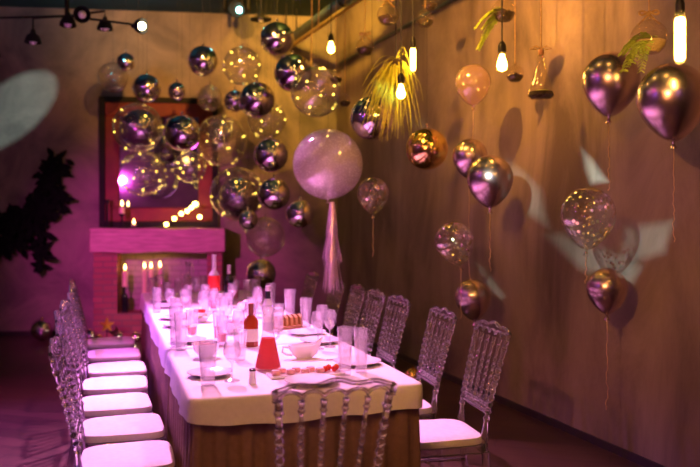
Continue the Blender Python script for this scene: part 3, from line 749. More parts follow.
orbs = [
 (126, 62, 9, 9.0, 'chrome', 'small mirror balloon at the top left of the cluster'),
 (113, 77, 15, 9.25, 'bubble', 'faint clear bubble balloon at the far left of the cluster'),
 (147, 88, 14, 8.7, 'chrome', 'mirror balloon just above the left part of the red frame'),
 (177, 91, 9, 9.1, 'chrome', 'small mirror balloon at the top edge of the red frame'),
 (138, 128, 25, 8.5, 'bubble', 'large clear bubble with a dark mirror balloon inside, at the frame upper left', (-2, 1, 20, 'chrome_dark')),
 (182, 133, 18, 8.2, 'chrome', 'mirror balloon before the middle of the red frame'),
 (203, 61, 15, 8.7, 'chrome', 'mirror balloon high above the right part of the red frame'),
 (242, 66, 19, 8.5, 'bubble', 'clear bubble balloon right of the high mirror balloon'),
 (210, 98, 13, 9.2, 'bubble', 'small clear bubble balloon at the right corner of the red frame'),
 (235, 101, 11, 8.9, 'chrome_dark', 'small dark mirror balloon half behind a purple one'),
 (257, 100, 18, 8.1, 'chrome', 'bright purple mirror balloon right of the red frame'),
 (277, 39, 17, 8.2, 'chrome', 'highest mirror balloon of the cluster, below the pendant lamp'),
 (293, 73, 19, 7.9, 'chrome', 'mirror balloon beside the lower end of the ceiling pipe'),
 (316, 92, 25, 6.9, 'bubble', 'big clear bubble balloon above the pearly balloon'),
 (221, 141, 26, 9.0, 'bubble', 'clear bubble with a small mirror balloon inside, right of the red frame', (0, -9, 13, 'chrome')),
 (143, 173, 23, 9.1, 'bubble', 'clear bubble balloon in the lower left of the red frame'),
 (190, 167, 16, 8.6, 'bubble', 'clear bubble balloon in the lower right of the red frame'),
 (271, 155, 17, 7.6, 'chrome', 'mirror balloon left of the pearly balloon, upper of two'),
 (267, 120, 19, 8.7, 'bubble', 'clear bubble balloon glowing yellow below the purple mirror one'),
 (237, 194, 27, 8.3, 'bubble', 'large clear bubble with a mirror balloon inside, above the mantel end', (-4, 4, 21, 'chrome_dark')),
 (274, 194, 16, 7.4, 'chrome', 'mirror balloon left of the pearly balloon, lower of two'),
 (248, 220, 10, 7.6, 'chrome', 'tiny mirror balloon below the large bubble above the mantel end'),
 (300, 214, 14, 7.2, 'chrome', 'mirror balloon below the lower left of the pearly balloon'),
 (265, 237, 20, 8.0, 'bubble', 'lowest clear bubble balloon, above the far table end'),
 (261, 274, 15, 8.2, 'chrome', 'lowest mirror balloon, just behind the glasses at the table end'),
 (372, 118, 22, 6.3, 'chrome', 'mirror balloon partly behind the yellow hanging grass'),
 (427, 149, 21, 6.1, 'gold', 'round gold and violet mirror balloon on the right wall side'),
]
for t in orbs: orb(*t)
# big pearly balloon with its tassel
bigY = 6.3; c = P(328, 164, bigY); r = R_(35, bigY)
bg = thing('pearl_balloon', 'big pearly pink sparkling balloon with a foil tassel below', 'balloon', c)
MB().sphere((0, 0, 0), r, 48, 30).build('skin', 'pearl', bg)
MB().lathe([(0, -r + .004), (.014, -r + .004), (.006, -r - .014), (.018, -r - .03), (0, -r - .03)], 12).build('neck', 'pearl', bg)
hang_line(bg, r, CEIL - c.z)
ts = MB(); r4 = random.Random(5)
for lv, (z0, z1, w0, w1, nn) in enumerate(((-.3, -.56, .02, .05, 34), (-.5, -.78, .03, .085, 46), (-.62, -1.0, .03, .075, 34))):
    for k in range(nn):
        a = r4.uniform(0, 2 * PI); d = Vector((math.cos(a), math.sin(a), 0)); q = r4.uniform(.6, 1)
        zt = z1 + r4.uniform(-.03, .03)
        ts.leaf(d * w0 * q + Vector((.03, 0, z0)), d * (w1 - w0) * q + Vector((0, 0, zt - z0)), d, abs(zt - z0), .022, r4.uniform(-.04, .04))
MB().tube([(0, 0, -r - .03), (.03, 0, -.3), (.03, 0, -.65)], .006, 8).build('tassel_cord', 'tassel', bg)
ts.build('tassel', 'tassel', bg)
# teardrop latex balloons on the right wall side
def drop(px, py, rpx, Y, m, label, tilt=0, rib=None, stretch=1.18):
    c = P(px, py, Y); r = R_(rpx, Y)
    o = thing('latex_balloon', label, 'balloon', c, 0, 'drop shaped balloons along the right wall')
    prof = []
    N = 26
    for i in range(N + 1):
        a = PI * i / N; z = math.cos(a); x = math.sin(a)
        zz_ = z * r if z > 0 else z * r * stretch * 1.12
        x_ = x * r * (1 if z > 0 else (1 - .30 * abs(z) ** 2.0))
        prof.append((x_ if 0 < i < N else 0, zz_))
    prof.reverse()
    mt_ = Matrix.Rotation(math.radians(tilt), 3, 'Y')
    MB().lathe(prof, 40, (0, 0, 0), mt_).build('skin', m, o)
    zb = -r * stretch * 1.12
    MB().lathe([(0, zb - .03), (.017, zb - .032), (.014, zb - .024), (.005, zb - .008), (.010, zb + .004), (0, zb + .008)], 12, (0, 0, 0), mt_).build('knot', m, o)
    if rib:
        b0 = mt_ @ Vector((0, 0, zb - .02)); pts = []
        L = rib * Y / F
        for k in range(31):
            t = k / 30
            pts.append(b0 + Vector((.006 * math.sin(t * 21 + px) * t + .004 * math.sin(t * 60) * t, .006 * math.cos(t * 19) * t, -L * t)))
        MB().tube(pts, .0022, 6).build('ribbon', 'ribbon', o)
    return o
drop(473, 82, 18, 5.8, 'pale', 'pale see-through drop balloon left of the round bulb', 0, 60)
drop(470, 156, 17.5, 5.75, 'latex', 'shiny mauve drop balloon, hindmost of the overlapping pair', 2, 130)
drop(490, 178, 23, 5.15, 'latex', 'shiny mauve drop balloon, front one of the overlapping pair', 0, 60)
drop(373, 193, 16, 6.5, 'crystal', 'sparkling clear drop balloon right of the pearly balloon', 0, 40)
drop(454, 241, 19.5, 5.5, 'crystal', 'sparkling clear drop balloon above the second right chair', -14, 50)
drop(473, 297, 18, 5.7, 'latex', 'shiny mauve drop balloon just above the nearest right chair', -4, None)
drop(588, 214, 27, 4.2, 'crystal', 'sparkling gold flecked drop balloon low on the right', 3, 30)
drop(607, 288, 20, 4.55, 'latex', 'lowest bronze drop balloon on the right with long ribbon', 0, 92)
drop(611, 80, 28, 4.28, 'latex', 'shiny mauve drop balloon under the fern', 3, 70)
drop(672, 97, 34, 3.8, 'latex', 'largest mauve drop balloon at the right edge under the tube bulb', -2, 96)
# gold balloon lying on the floor by the wall
q = P(413, 358, 6.9); rb = R_(8.5, 6.9); q.z = 0
o = thing('floor_balloon', 'small gold balloon on the floor behind the right chairs', 'balloon', q)
MB().sphere((0, 0, rb), rb, 28, 18).build('skin', 'gold', o)
MB().lathe([(0, 2 * rb - .003), (.01, 2 * rb - .003), (.014, 2 * rb + .015), (0, 2 * rb + .015)], 10).build('knot', 'gold', o)

# ------------------------------------------------------------------ hanging bulbs
def pendant(px, py, Y, kind, label, hp):
    """hp: bulb height in px, centre at py"""
    c = P(px, py, Y); h = hp * Y / F; r = h * (.29 if kind == 'pear' else .11)
    o = thing('hanging_bulb', label, 'light bulb', c, 0, 'glowing bulbs on cords')
    if kind == 'pear':
        prof = [(0, -.5), (.12, -.48), (.24, -.40), (.29, -.25), (.285, -.12), (.24, .05), (.17, .25), (.13, .42), (.13, .5)]
    else:
        prof = [(0, -.5), (.07, -.49), (.11, -.45), (.115, -.3), (.115, .36), (.1, .43), (.1, .5)]
    MB().lathe([(a * h * 1.06, b * h * 1.03) for a, b in prof], 20).build('glass_envelope', 'bulbglass', o)
    MB().lathe([(a * h * .86 if a else 0, b * h * .9) for a, b in prof[:-1]] + [(0, .41 * h)], 16).build('filament_glow', 'filament' if kind == 'pear' else 'tube', o)
    sr = max(r * .75, .02)
    MB().lathe([(sr * .9, .46 * h), (sr, .48 * h), (sr, .5 * h + .035), (sr * .8, .5 * h + .05), (.012, .5 * h + .065), (0, .5 * h + .068)], 18).build('socket', 'copper', o)
    MB().tube([(0, 0, .5 * h + .06), (0, 0, CEIL - c.z)], .005, 8).build('cord', 'cord', o)
pendant(331, 47, 7.6, 'pear', 'small glowing bulb farthest back, beside the brassy rail', 13)
pendant(401, 91, 5.6, 'pear', 'glowing round bulb within the yellow hanging grass', 17)
pendant(413, 59, 5.9, 'tube', 'short glowing tube bulb above the hanging grass', 26)
pendant(502, 62, 5.0, 'pear', 'glowing pear bulb beside the pale drop balloon', 20)
pendant(680, 38, 3.45, 'tube', 'large glowing tube bulb at the right edge above the biggest balloon', 52)
# dark cords wound on the pipe near the back
for k, (a, b) in enumerate((((318, 0), (318, 30)), ((311, 28), (311, 66)))):
    q = P(a[0], b[1], 7.75); tp = CEIL - q.z
    tag(MB().tube([(0, 0, 0), (.01, 0, tp * .4), (0, 0, tp)], .006, 8).build('loose_cord', 'twine', loc=q), ('tan cord hanging by the ceiling pipe, shorter one', 'tan cord hanging by the ceiling pipe, longer one')[k], 'cord')

# ------------------------------------------------------------------ hanging terrariums and greenery
def fern(mb, base, n, L, r, droop=.6, dirs=None):
    for k in range(n):
        a = r.uniform(0, 2 * PI); d = Vector((math.cos(a), math.sin(a), r.uniform(.1, .9)))
        if dirs: d = Vector(dirs[k % len(dirs)]) + Vector((r.gauss(0, .18), r.gauss(0, .18), r.gauss(0, .18)))
        d.normalize(); ln = L * r.uniform(.6, 1.1); pts = []
        for i in range(9):
            t = i / 8; pts.append(Vector(base) + d * ln * t + Vector((0, 0, -droop * ln * t * t)))
        mb.tube(pts, [.0018 * (1 - .7 * i / 8) for i in range(9)], 5)
        for i in range(1, 9):
            tg = (pts[i] - pts[i - 1]).normalized(); sd = tg.cross(Vector((0, 0, 1)))
            sd = sd.normalized() if sd.length > .01 else Vector((1, 0, 0))
            for q in (0, .5):
                pp = pts[i].lerp(pts[i - 1], q)
                for sg in (-1, 1):
                    mb.leaf(pp, sd * sg + tg * .6 + Vector((0, 0, r.uniform(-.2, .3))), (0, 0, 1), ln * .36 * (1.1 - .6 * i / 8), ln * .1, .2)
def terrarium(px, py, rpx, Y, label, fill='moss', plant=None, bow=False):
    c = P(px, py, Y); r = R_(rpx, Y)
    o = thing('hanging_terrarium', label, 'terrarium', c, rnd.uniform(-.4, .4), 'glass terrariums on twine')
    op = math.radians(62)
    prof = [(0, -r * .86), (r * .5, -r * .86)] + [(r * math.cos(a), r * math.sin(a)) for a in [(-1.02 + (PI / 2 + 1.02) * i / 20) for i in range(20)]] + [(0, r)]
    MB().lathe(prof, 28).build('glass_globe', 'bulbglass', o)
    MB().lathe([(0, -r * .83), (r * .5, -r * .83), (r * .82, -r * .45), (r * .9, -r * .2), (r * .7, -r * .12), (0, 0)], 22).build('soil', fill, o)
    MB().lathe([(0, r * .98), (.012, r * .98), (.012, r + .02), (0, r + .022)], 10).build('glass_loop', 'bulbglass', o)
    MB().tube([(0, 0, r + .015), (0, 0, CEIL - c.z)], .003, 6).build('twine', 'twine', o)
    if bow:
        bw = MB()
        for sg in (-1, 1):
            bw.tube([Vector((sg * .045 * math.sin(t * PI), .01 * math.sin(t * 2 * PI), r + .03 + .03 * math.sin(t * PI) * math.cos(t * PI) + .012 * t)) for t in [i / 10 for i in range(11)]], .006, 6)
            bw.tube([(0, 0, r + .03), (sg * .03, .01, r + .0), (sg * .05, 0, r - .02)], .005, 6)
        bw.build('bow', 'twine', o)
    if plant:
        n_, L, dirs, droop = plant; m = MB(); fern(m, (0, 0, -r * .05), n_, L, random.Random(px), droop, dirs); m.build('fern', 'leaf', o)
    mm = MB(); r5 = random.Random(px + 1)
    for k in range(7):
        a = r5.uniform(0, 6.3); q = r5.uniform(0, r * .45); mm.sphere((q * math.cos(a), q * math.sin(a), -r * .08), r * r5.uniform(.12, .24), 10, 6)
    mm.build('moss_clump', 'moss', o)
    return o
terrarium(388, 15, 11, 5.9, 'round glass terrarium on twine, near the top above the hanging grass', bow=True)
terrarium(365, 47, 9, 6.6, 'round glass terrarium with a twine bow left of the hanging grass', bow=True)
terrarium(425, 19, 9, 6.0, 'round glass terrarium beside the upper tube bulb cord')
terrarium(430, 3, 8, 6.4, 'small round terrarium at the top edge above another one')
terrarium(336, 77, 7, 7.2, 'tiny terrarium between the back bulb and the mirror balloon, upper one')
terrarium(345, 101, 6, 7.3, 'tiny terrarium right of the big clear bubble, lower one')
terrarium(504, 11, 12, 5.3, 'dark mossy terrarium with fern fronds above the pear bulb', plant=(9, .2, [(-1, -.1, .25), (-.9, .2, -.1), (-.7, -.3, .5)], .8))
terrarium(515, 74, 9, 5.6, 'small dark mossy terrarium right of the pear bulb')
terrarium(649, 38, 18, 3.95, 'large amber glass terrarium with bow and fern, left of the large tube bulb', 'sand', (16, .17, [(-1, -.2, .5), (-.7, -.5, .1), (-.8, 0, .8), (-.45, -.6, .3), (-.3, -.4, -.3)], .9), True)
# pear shaped glass terrarium
c = P(541, 82, 4.9); k = 4.9 / F
o = thing('hanging_terrarium', 'bulb shaped clear glass terrarium hanging on twine right of the pear bulb', 'terrarium', c, 0)
MB().lathe([(0, -17 * k), (10 * k, -17 * k), (13.5 * k, -14 * k), (13 * k, -10 * k), (9 * k, 0), (6 * k, 10 * k), (4 * k, 22 * k), (3.2 * k, 28 * k), (3.6 * k, 29 * k), (3.6 * k, 30 * k)], 26).build('glass_body', 'bulbglass', o)
MB().lathe([(0, -16.4 * k), (9.6 * k, -16.4 * k), (12.5 * k, -13.5 * k), (11.5 * k, -10 * k), (0, -8 * k)], 22).build('soil', 'moss', o)
m = MB(); fern(m, (0, 0, -9 * k), 6, .06, random.Random(2), .5); m.build('sprig', 'leaf', o)
MB().lathe([(0, 27 * k), (3 * k, 27 * k), (3 * k, 32 * k), (0, 33 * k)], 14).build('cork', 'board', o)
MB().tube([(0, 0, 32 * k), (0, 0, CEIL - c.z)], .004, 6).build('twine', 'twine', o)
bw = MB()
for sg in (-1, 1): bw.tube([(0, 0, 33 * k), (sg * 5 * k, 0, 36 * k), (sg * 11 * k, 0, 33 * k), (sg * 4 * k, .01, 33 * k)], .004, 6)
bw.build('bow', 'twine', o)
# hanging grass around the bulb
c = P(396, 66, 5.95)
o = thing('hanging_plant', 'yellow green grassy plant hanging down around a glowing bulb', 'plant', c)
MB().sphere((0, 0, .02), .06, 16, 10, (1, 1, .6)).build('moss_ball', 'moss', o)
MB().tube([(0, 0, .05), (0, 0, CEIL - c.z)], .004, 6).build('cord', 'cord', o)
gr = MB(); r6 = random.Random(12)
for kx in range(140):
    a = r6.uniform(0, 2 * PI); q = r6.uniform(.02, .15); L = r6.uniform(.2, .56) * (1 if kx % 3 else .55)
    top = Vector((0, 0, .05)); mid = Vector((q * math.cos(a), q * math.sin(a), .03 + r6.uniform(-.06, .04)))
    if kx < 9: mid.z += r6.uniform(.1, .2); L *= .4
    end = Vector((q * 1.5 * math.cos(a) - .05 + r6.gauss(0, .03), q * 1.5 * math.sin(a), -L)); pts = []
    ph_ = r6.uniform(0, 6)
    for i in range(9):
        t = i / 8; pts.append(top * (1 - t) ** 2 + mid * 2 * t * (1 - t) + end * t * t + Vector((.012 * math.sin(ph_ + 7 * t) * t, 0, 0)))
    sd = Vector((math.cos(a + 1.2), math.sin(a + 1.2), 0)); vs = []; wv = r6.uniform(.006, .011)
    for i, p in enumerate(pts):
        ww = wv * (1 - .85 * (i / 8) ** 2); nn_ = Vector((math.cos(a), math.sin(a), .3)) * .0006
        vs += [p - sd * ww / 2 - nn_, p - sd * ww / 2 + nn_, p + sd * ww / 2 + nn_, p + sd * ww / 2 - nn_]
    fs = []
    for i in range(8):
        for j in range(4): fs.append((4 * i + j, 4 * i + (j + 1) % 4, 4 * i + 4 + (j + 1) % 4, 4 * i + 4 + j))
    gr.add(vs, fs)
go = gr.build('grass_blades', 'grass', o)
# dark strings with small weights hanging in front of the grass
# ------------------------------------------------------------------ things on the table
used = []
def T(px, py):
    Y = (CAMZ - TZ) * F / (py - HZ); return Vector(((px - 350) / F * Y, Y, TZ))
def S(s, t): return NL + U * s + V * t + Vector((0, 0, TZ))
def inside(p, r):
    d = p - NL; s, t = d.dot(U), d.dot(V)
    return r + .01 < t < .97 - r and r + .01 < s < 4.42 - r and not (1.18 - r < s < 1.225 + r and False)
def place(p, r, force=False):
    """keep things on the table apart; nudge when needed"""
    p = Vector(p); p.z = TZ
    if not force:
        for it in range(400):
            ok = inside(p, r)
            if ok:
                for (q, rq) in used:
                    d = p - q; d.z = 0
                    if d.length < r + rq + .004:
                        ok = False; p = p + ((d.normalized() if d.length > 1e-4 else Vector((1, 0, 0))) * .006); break
            else:
                d = p - NL; s, t = d.dot(U), d.dot(V)
                p = p + U * (.006 if s < r + .012 else (-.006 if s > 4.41 - r else 0)) + V * (.006 if t < r + .012 else (-.006 if t > .965 - r else 0))
            if ok: break
            p = p + Vector((rnd.uniform(-.004, .004), rnd.uniform(-.004, .004), 0))
        else: return None
    used.append((p.copy(), r)); return p
def highball(p, h, r, label, liquid=None):
    p = place(p, r)
    if p is None: return
    o = thing('drinking_glass', label, 'glass', p, rnd.uniform(0, 1), 'glasses on the table')
    t = .003
    MB().lathe([(0, 0), (r * .72, 0), (r * .76, .004), (r, h), (r - t, h), (r * .72 - t, .02), (0, .016)], 12).build('glass_body', 'glass', o)
    if liquid: MB().lathe([(0, .018), (r * .7 - t, .021), (r * .72 + .28 * r * liquid[1] - t * 1.5, h * liquid[1]), (0, h * liquid[1])], 12).build('drink', liquid[0], o)
    return o
def wine(p, h, r, label, liquid=None):
    p = place(p, r)
    if p is None: return
    o = thing('wine_glass', label, 'glass', p, 0, 'stemmed glasses on the table')
    b = h * .48
    MB().lathe([(0, 0), (r * .9, 0), (r * .85, .004), (.006, .012), (.0045, .02), (.0045, b - .01), (.008, b), (r * .6, b + h * .06), (r * .98, b + h * .2), (r, b + h * .3), (r * .8, h), (r * .77, h), (r * .96, b + h * .3), (r * .9, b + h * .2), (r * .5, b + h * .08), (0, b + .01)], 22).build('glass_body', 'glass', o)
    if liquid: MB().lathe([(0, b + .012), (r * .5, b + h * .085), (r * .88, b + h * .2), (0, b + h * .205)], 18).build('drink', liquid, o)
    return o
def plate(p, r, label, food=None, force=False):
    p = place(p, r, force)
    if p is None: return None
    o = thing('dinner_plate', label, 'plate', p, 0, 'white plates on the table')
    MB().lathe([(0, 0), (r * .6, 0), (r * .62, .004), (r, .018), (r, .021), (r * .66, .008), (0, .006)], 36).build('dish', 'china', o)
    return o
def cutlery(p, rz, label, kind):
    o = thing(kind, label, kind.replace('dinner_', ''), Vector((p.x, p.y, TZ + .001)), rz, 'silver cutlery on the table')
    if kind == 'fork':
        MB().prism([((x, w_), (x, -w_)) for x, w_ in ((-.1, .006), (-.09, .008), (-.03, .004), (.02, .004), (.035, .011), (.05, .012))], .003, lambda x, z, y: (x, z, .0025 + y)).build('handle', 'silver', o)
        for k in range(4): MB().box((.07, -.009 + .006 * k, .0025), (.045, .003, .0025)).build('tine', 'silver', o, smooth=False)
    else:
        MB().prism([((x, w_), (x, -w_)) for x, w_ in ((-.11, .007), (-.1, .008), (-.01, .006), (0, .005))], .005, lambda x, z, y: (x, z, .003 + y)).build('handle', 'silver', o)
        MB().prism([((x, a), (x, b)) for x, a, b in ((.0005, .006, -.008), (.03, .008, -.009), (.08, .008, -.008), (.105, .006, -.002))], .002, lambda x, z, y: (x, z, .003 + y)).build('blade', 'silver', o)
def carafe(p, h, r, mliq, label, lvl, handle=True):
    p = place(p, r)
    o = thing('juice_carafe', label, 'carafe', p, .6)
    k = [(0, 0), (.97, 0), (1, .02), (.97, .06), (.78, .25), (.52, .5), (.36, .66), (.32, .75), (.34, .84), (.5, .97), (.56, 1.0), (.52, 1.0), (.3, .84)]
    MB().lathe([(a * r, b * h) for a, b in k], 28).build('glass_body', 'glass', o)
    liq = [(0, .008 / h), (.93, .012 / h), (.955, .03), (.92, .065), (.73, .25), (.47, .5), (.31, .66)]
    q = [(a * r, b * h) for a, b in liq if b <= lvl]; MB().lathe(q + [(0, q[-1][1] + .001)], 24).build('juice', mliq, o)
    if handle: MB().tube([(r * .34, 0, h * .85), (r * .8, 0, h * .86), (r * .95, 0, h * .7), (r * .9, 0, h * .5), (r * .56, 0, h * .46)], .007, 8).build('handle', 'glass', o)
def bottle(p, h, r, label, body, cap, lab=None, labz=(.2, .5), shoulder=.6, neck=.36, capz=.78, square=False, name='wine_bottle', extra=None):
    p = place(p, r)
    o = thing(name, label, 'bottle', p, .5)
    prof = [(0, 0), (r * .94, 0), (r, .012), (r, h * shoulder), (r * .85, h * (shoulder + .06)), (r * neck, h * (shoulder + .16)), (r * neck * .92, h * .97), (r * neck * 1.1, h * .975), (r * neck * 1.1, h), (0, h)]
    MB().lathe(prof, 8 if square else 24).build('glass_body', body, o)
    rc = r * neck * 1.14
    MB().lathe([(rc * .98, h * capz), (rc, h * capz + .002), (rc * .98, h + .002), (0, h + .004)], 18).build('cap', cap, o)
    if lab: MB().lathe([(r * 1.01, h * labz[0]), (r * 1.02, h * labz[0] + .002), (r * 1.02, h * labz[1] - .002), (r * 1.01, h * labz[1])], 8 if square else 24).build('paper_label', lab, o)
    if extra: extra(o)
    return o
# --- near end, set by eye along the table
carafe(T(268, 369), .29, .062, 'redjuice', 'conical glass carafe of red juice near the front of the table', .62)
highball(T(345, 375), .215, .035, 'tall faceted glass near the front right, left of a pair')
highball(T(361, 372), .2, .034, 'tall faceted glass near the front right, right of a pair')
highball(T(208, 385), .18, .039, 'tall glass at the front left corner of the table')
wine(T(232, 381), .17, .038, 'stemmed glass between the corner glass and the red carafe')
pq = place(T(252.5, 384), .018)
o = thing('salt_shaker', 'small white shaker at the front edge left of the front chair', 'shaker', pq)
MB().lathe([(0, 0), (.016, 0), (.017, .004), (.013, .04), (.015, .055), (0, .055)], 14).build('body', 'china', o)
MB().lathe([(0, .0555), (.015, .0555), (.013, .066), (0, .069)], 14).build('cap', 'silver', o)
# serving platter with ham and tomatoes
pc = place(T(306, 375), .12, True); used.pop()
for dx in (-.12, -.04, .04, .12): used.append((pc + V * dx, .06))
pl = thing('serving_platter', 'long white platter of ham and tomatoes behind the front chair', 'platter', pc, trz)
MB().prism([((x, .055 * e), (x, -.055 * e)) for x, e in ((-.17, .8), (-.165, 1), (.165, 1), (.17, .8))], .012, lambda x, z, y: (x, z, .006 + y)).build('dish', 'china', pl, smooth=False, bevel=.003)
r7 = random.Random(9)
for k in range(7):
    x = -.14 + .033 * k; q = pc + V * x + U * (.018 if k % 2 else -.022); q.z = TZ + .0125
    m = Matrix.Rotation(r7.uniform(-.4, .4), 3, 'X') @ Matrix.Rotation(r7.uniform(.2, .5), 3, 'Y')
    tag(MB().lathe([(0, 0), (.018, .001), (.022, .010), (.018, .02), (0, .023)], 9).build('ham_slice', 'ham', loc=q), 'pink ham slice laid in a row on the long white platter', 'ham slice', 'ham slices on the platter')
for k, (dx, dy) in enumerate(((.085, -.015), (.108, .012), (.125, -.02), (.142, .01))):
    q = pc + V * dx + U * dy; q.z = TZ + .0125
    o = thing('cherry_tomato', 'red cherry tomato at the right end of the long white platter', 'tomato', q, k, 'cherry tomatoes on the platter')
    MB().sphere((0, 0, .0135), .0135, 14, 10).build('fruit', 'tomato', o); MB().lathe([(0, .0255), (.005, .026), (.002, .029), (0, .03)], 8).build('stem', 'leaf', o)
# sauce boat
pb = place(T(303, 358), .055)
sb = thing('sauce_boat', 'white china sauce boat with a raised spout behind the platter', 'sauce boat', pb, trz)
vs = []; fs = []; N = 28
for j, (z, k_) in enumerate(((0, .45), (.004, .5), (.02, .7), (.045, .92), (.065, 1.0), (.066, .95), (.045, .86), (.02, .62), (.014, .3))):
    for i in range(N):
        a = 2 * PI * i / N; ca, sa = math.cos(a), math.sin(a); sp_ = max(0, ca) ** 6
        vs.append((k_ * (.075 * ca + .03 * sp_), k_ * .042 * sa * (1 - .3 * sp_), z + (.035 * sp_ if z > .04 else 0)))
for j in range(8):
    for i in range(N): fs.append((j * N + i, j * N + (i + 1) % N, (j + 1) * N + (i + 1) % N, (j + 1) * N + i))
fs += [tuple(range(N - 1, -1, -1)), tuple(8 * N + i for i in range(N))]
MB().add(vs, fs).build('bowl', 'china', sb)
MB().tube([(-.07, 0, .055), (-.1, 0, .06), (-.105, 0, .035), (-.08, 0, .02), (-.055, 0, .018)], .006, 8).build('handle', 'china', sb)
wine(T(318, 349), .2, .036, 'stemmed glass right behind the sauce boat')
wine(T(330, 347), .2, .036, 'stemmed glass left behind the faceted pair')
# bottles
bottle(T(251, 346), .23, .042, 'amber spirit bottle with a brown cap left behind the red carafe', 'amber', 'brownfoil', 'cream', (.12, .42), .58, .3, .68, True, 'spirit_bottle')
bottle(T(268, 330), .27, .036, 'pale bottle with a black neck band behind the red carafe', 'whiteglass', 'foilcap', 'cream', (.2, .5), .55, .42, .9, False, 'wine_bottle',
       lambda o: MB().lathe([(.0165, .195), (.0168, .197), (.0168, .241), (.016, .242)], 18).build('neck_band', 'blacklabel', o))
bottle(T(229, 304), .31, .038, 'dark wine bottle with a pale cap in the middle of the table', 'darkglass', 'foilcap', 'blacklabel', (.2, .5))
bottle(T(214, 306), .40, .046, 'tall pale bottle with a red label left of the dark bottle', 'whiteglass', 'foilcap', 'redlabel', (.3, .6), .56, .34, .66)
carafe(T(188, 293), .29, .056, 'pinkjuice', 'conical carafe of pink juice at the far end of the table', .52)
# bread board
pc = place(T(287, 328), .11)
bo = thing('bread_board', 'wooden board of bread at the right middle of the table', 'board', pc, trz + .3)
MB().box((0, 0, .009), (.2, .12, .018)).build('plank', 'board', bo, smooth=False, bevel=.004)
for k in range(5):
    q = pc + Vector((math.cos(trz + .3), math.sin(trz + .3), 0)) * (-.07 + .035 * k); q.z = TZ + .0185
    o = thing('bread_slice', 'bread slice standing in a row on the wooden board', 'bread', q, trz + .3, 'bread slices on the board')
    MB().prism([((x, z), (x, .0)) for x, z in ((-.045, .03), (-.04, .05), (-.02, .062), (.0, .065), (.02, .062), (.04, .05), (.045, .03))], .018, lambda x, z, y: (y, x, z)).build('crumb', 'bread', o)
# salad bowls
def bowl(p, r, label, fill, cat='bowl'):
    p = place(p, r)
    if p is None: return
    o = thing('salad_bowl', label, cat, p, 0, 'bowls on the table')
    MB().lathe([(0, 0), (r * .5, 0), (r * .52, .008), (r * .85, .035), (r, .07), (r * .97, .07), (r * .8, .036), (r * .45, .014), (0, .012)], 28).build('dish', 'china', o)
    f = MB(); r8 = random.Random(int(p.x * 1000))
    for k in range(26):
        a = r8.uniform(0, 6.3); q = r8.uniform(0, r * .75)
        if fill == 'lettuce': f.leaf((q * math.cos(a), q * math.sin(a), .045), (math.cos(a), math.sin(a), r8.uniform(.2, 1)), (0, 0, 1), .045, .04, .5)
        else: f.sphere((q * .9 * math.cos(a), q * .9 * math.sin(a), .05 + .012 * r8.random()), .016, 10, 7)
    f2 = f.build('food', fill, o); f2['kind'] = 'stuff'
    g = MB()
    for k in range(5):
        a = r8.uniform(0, 6.3); q = r8.uniform(0, r * .5); g.sphere((q * math.cos(a), q * math.sin(a), .072), .016, 10, 7)
    g2 = g.build('garnish', 'tomato' if fill == 'lettuce' else 'china', o); g2['kind'] = 'stuff'
bowl(T(206, 357), .07, 'white bowl of pink salad behind the corner glass', 'ham')
bowl(T(233, 333), .075, 'white bowl of pink fruit left of the amber bottle', 'radish')
bowl(T(200, 322), .075, 'white bowl of green salad on the left middle of the table', 'lettuce')
bowl(T(247, 312), .07, 'white bowl of pale ham right of the dark wine bottle', 'ham')
# glasses set by eye further back
for px, py, h, r, lab in ((165, 347, .22, .038, 'tall glass on the left side, nearest the cloth seam'), (181, 350, .2, .037, 'tall glass on the left side, right of the seam glass'),
        (176, 330, .2, .036, 'tall glass on the left side, behind the seam pair'), (192, 338, .17, .038, 'glass on the left half behind the pink salad'),
        (156, 312, .18, .036, 'glass at the left edge, well behind the seam pair'), (167, 300, .15, .036, 'glass at the left edge near the far end'),
        (290, 318, .2, .042, 'large glass at the right edge behind the bread'), (306, 330, .2, .038, 'tall glass at the right edge before the bread board'),
        (275, 306, .18, .04, 'glass on the right edge beyond the bread board'), (248, 300, .17, .045, 'wide glass right of the dark wine bottle'),
        (262, 298, .17, .042, 'wide glass below the lowest mirror balloon'), (222, 345, .16, .036, 'glass in front of the pink fruit bowl'),
        (205, 312, .2, .036, 'tall glass left of the tall pale bottle'), (240, 360, .15, .034, 'short glass left of the red carafe'),
        (178, 296, .16, .036, 'glass at the far end left of the pink carafe'), (152, 294, .15, .036, 'glass at the far left corner of the table'),
        (203, 293, .16, .036, 'glass at the far end right of the pink carafe'), (232, 294, .16, .038, 'glass at the far end behind the dark wine bottle')):
    highball(T(px, py), h, r, lab, ('pinkjuice', .4) if (px in (192, 222)) else None)
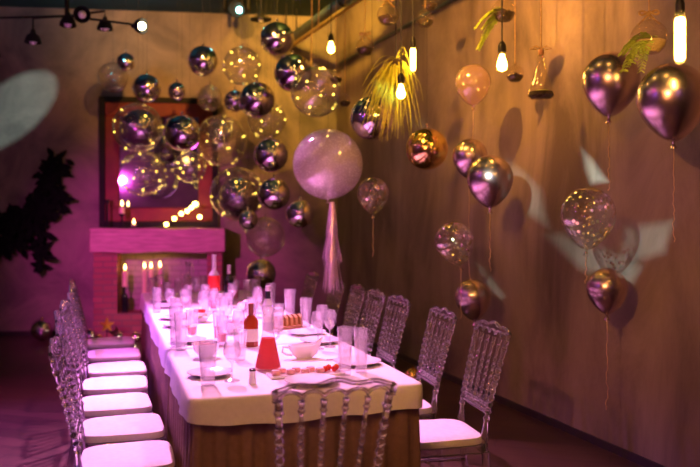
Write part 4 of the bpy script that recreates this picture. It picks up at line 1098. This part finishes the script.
for px, py, lab in ((185, 316, 'stemmed glass on the left half before the tall pale bottle'), (197, 302, 'stemmed glass left behind the tall pale bottle'), (170, 316, 'stemmed glass on the left side behind the tall glasses'),
                    (258, 318, 'stemmed glass left of the bread board'), (220, 322, 'stemmed glass before the tall pale bottle'), (240, 345, 'stemmed glass just left of the amber bottle'),
                    (160, 296, 'stemmed glass at the far left end'), (215, 293, 'stemmed glass at the far end behind the tall pale bottle'), (322, 338, 'stemmed glass at the right edge behind the faceted pair')):
    wine(T(px, py), .19, .036, lab)
for k in range(16):
    s_, t_ = 1.4 + 2.8 * k / 16, .3 + .42 * ((k * 7) % 5) / 4
    if k % 2: wine(S(s_, t_), .19, .036, 'small clear stemmed glass in the middle row of the far table')
    else: highball(S(s_, t_), .17, .036, 'plain clear tumbler in the middle row of the far table', ('pinkjuice', .5) if k % 4 == 0 else None)
# plates, knives and forks at every place
np_ = 0
SR = [(.50, .81), (1.08, .83), (1.55, .83), (2.1, .83), (2.7, .83), (3.4, .83)]
SL = [(.38, .15), (.95, .15), (1.5, .15), (2.05, .15), (2.6, .15), (3.15, .15), (3.7, .15)]
word = ['first', 'second', 'third', 'fourth', 'fifth', 'sixth', 'seventh']
def near_free(p, r):
    return all((Vector((p.x, p.y, 0)) - Vector((q.x, q.y, 0))).length > r + rq + .003 for q, rq in used)
for side, lst in (('right', SR), ('left', SL)):
    for i, (s, t) in enumerate(lst):
        best = None
        for ds in (0, .05, -.05, .1, -.1, .15, -.15):
            for rr_ in (.115, .1, .088):
                tt = rr_ + .03 if side == 'left' else .95 - rr_
                if s + ds - rr_ < .02: continue
                if near_free(S(s + ds, tt), rr_): best = (s + ds, tt, rr_); break
            if best: break
        if not best: continue
        s, t, rp = best
        plate(S(s, t), rp, f'white plate on the {side} side of the table, {word[i]} from the near end', force=True)
        for kind, ds, dd in (('knife', -1, 0), ('fork', 1, 0)):
            kp = S(s + ds * (rp + .022), t + (.02 if side == 'left' else -.02))
            if all((kp + V * k_ - q).length > rq + .012 for q, rq in used for k_ in (-.1, -.05, 0, .05, .1)) and 0.03 < (kp - NL).dot(U) < 4.4 and .115 < (kp - NL).dot(V) < .86:
                cutlery(kp, trz + (PI if side == 'right' else 0), f'silver {kind} beside the {word[i]} plate from the near end, {side} side', kind)
plate(S(.14, .52), .115, 'white plate at the head of the table before the front chair') if near_free(S(.14, .52), .115) else None
print('table things', len(used))
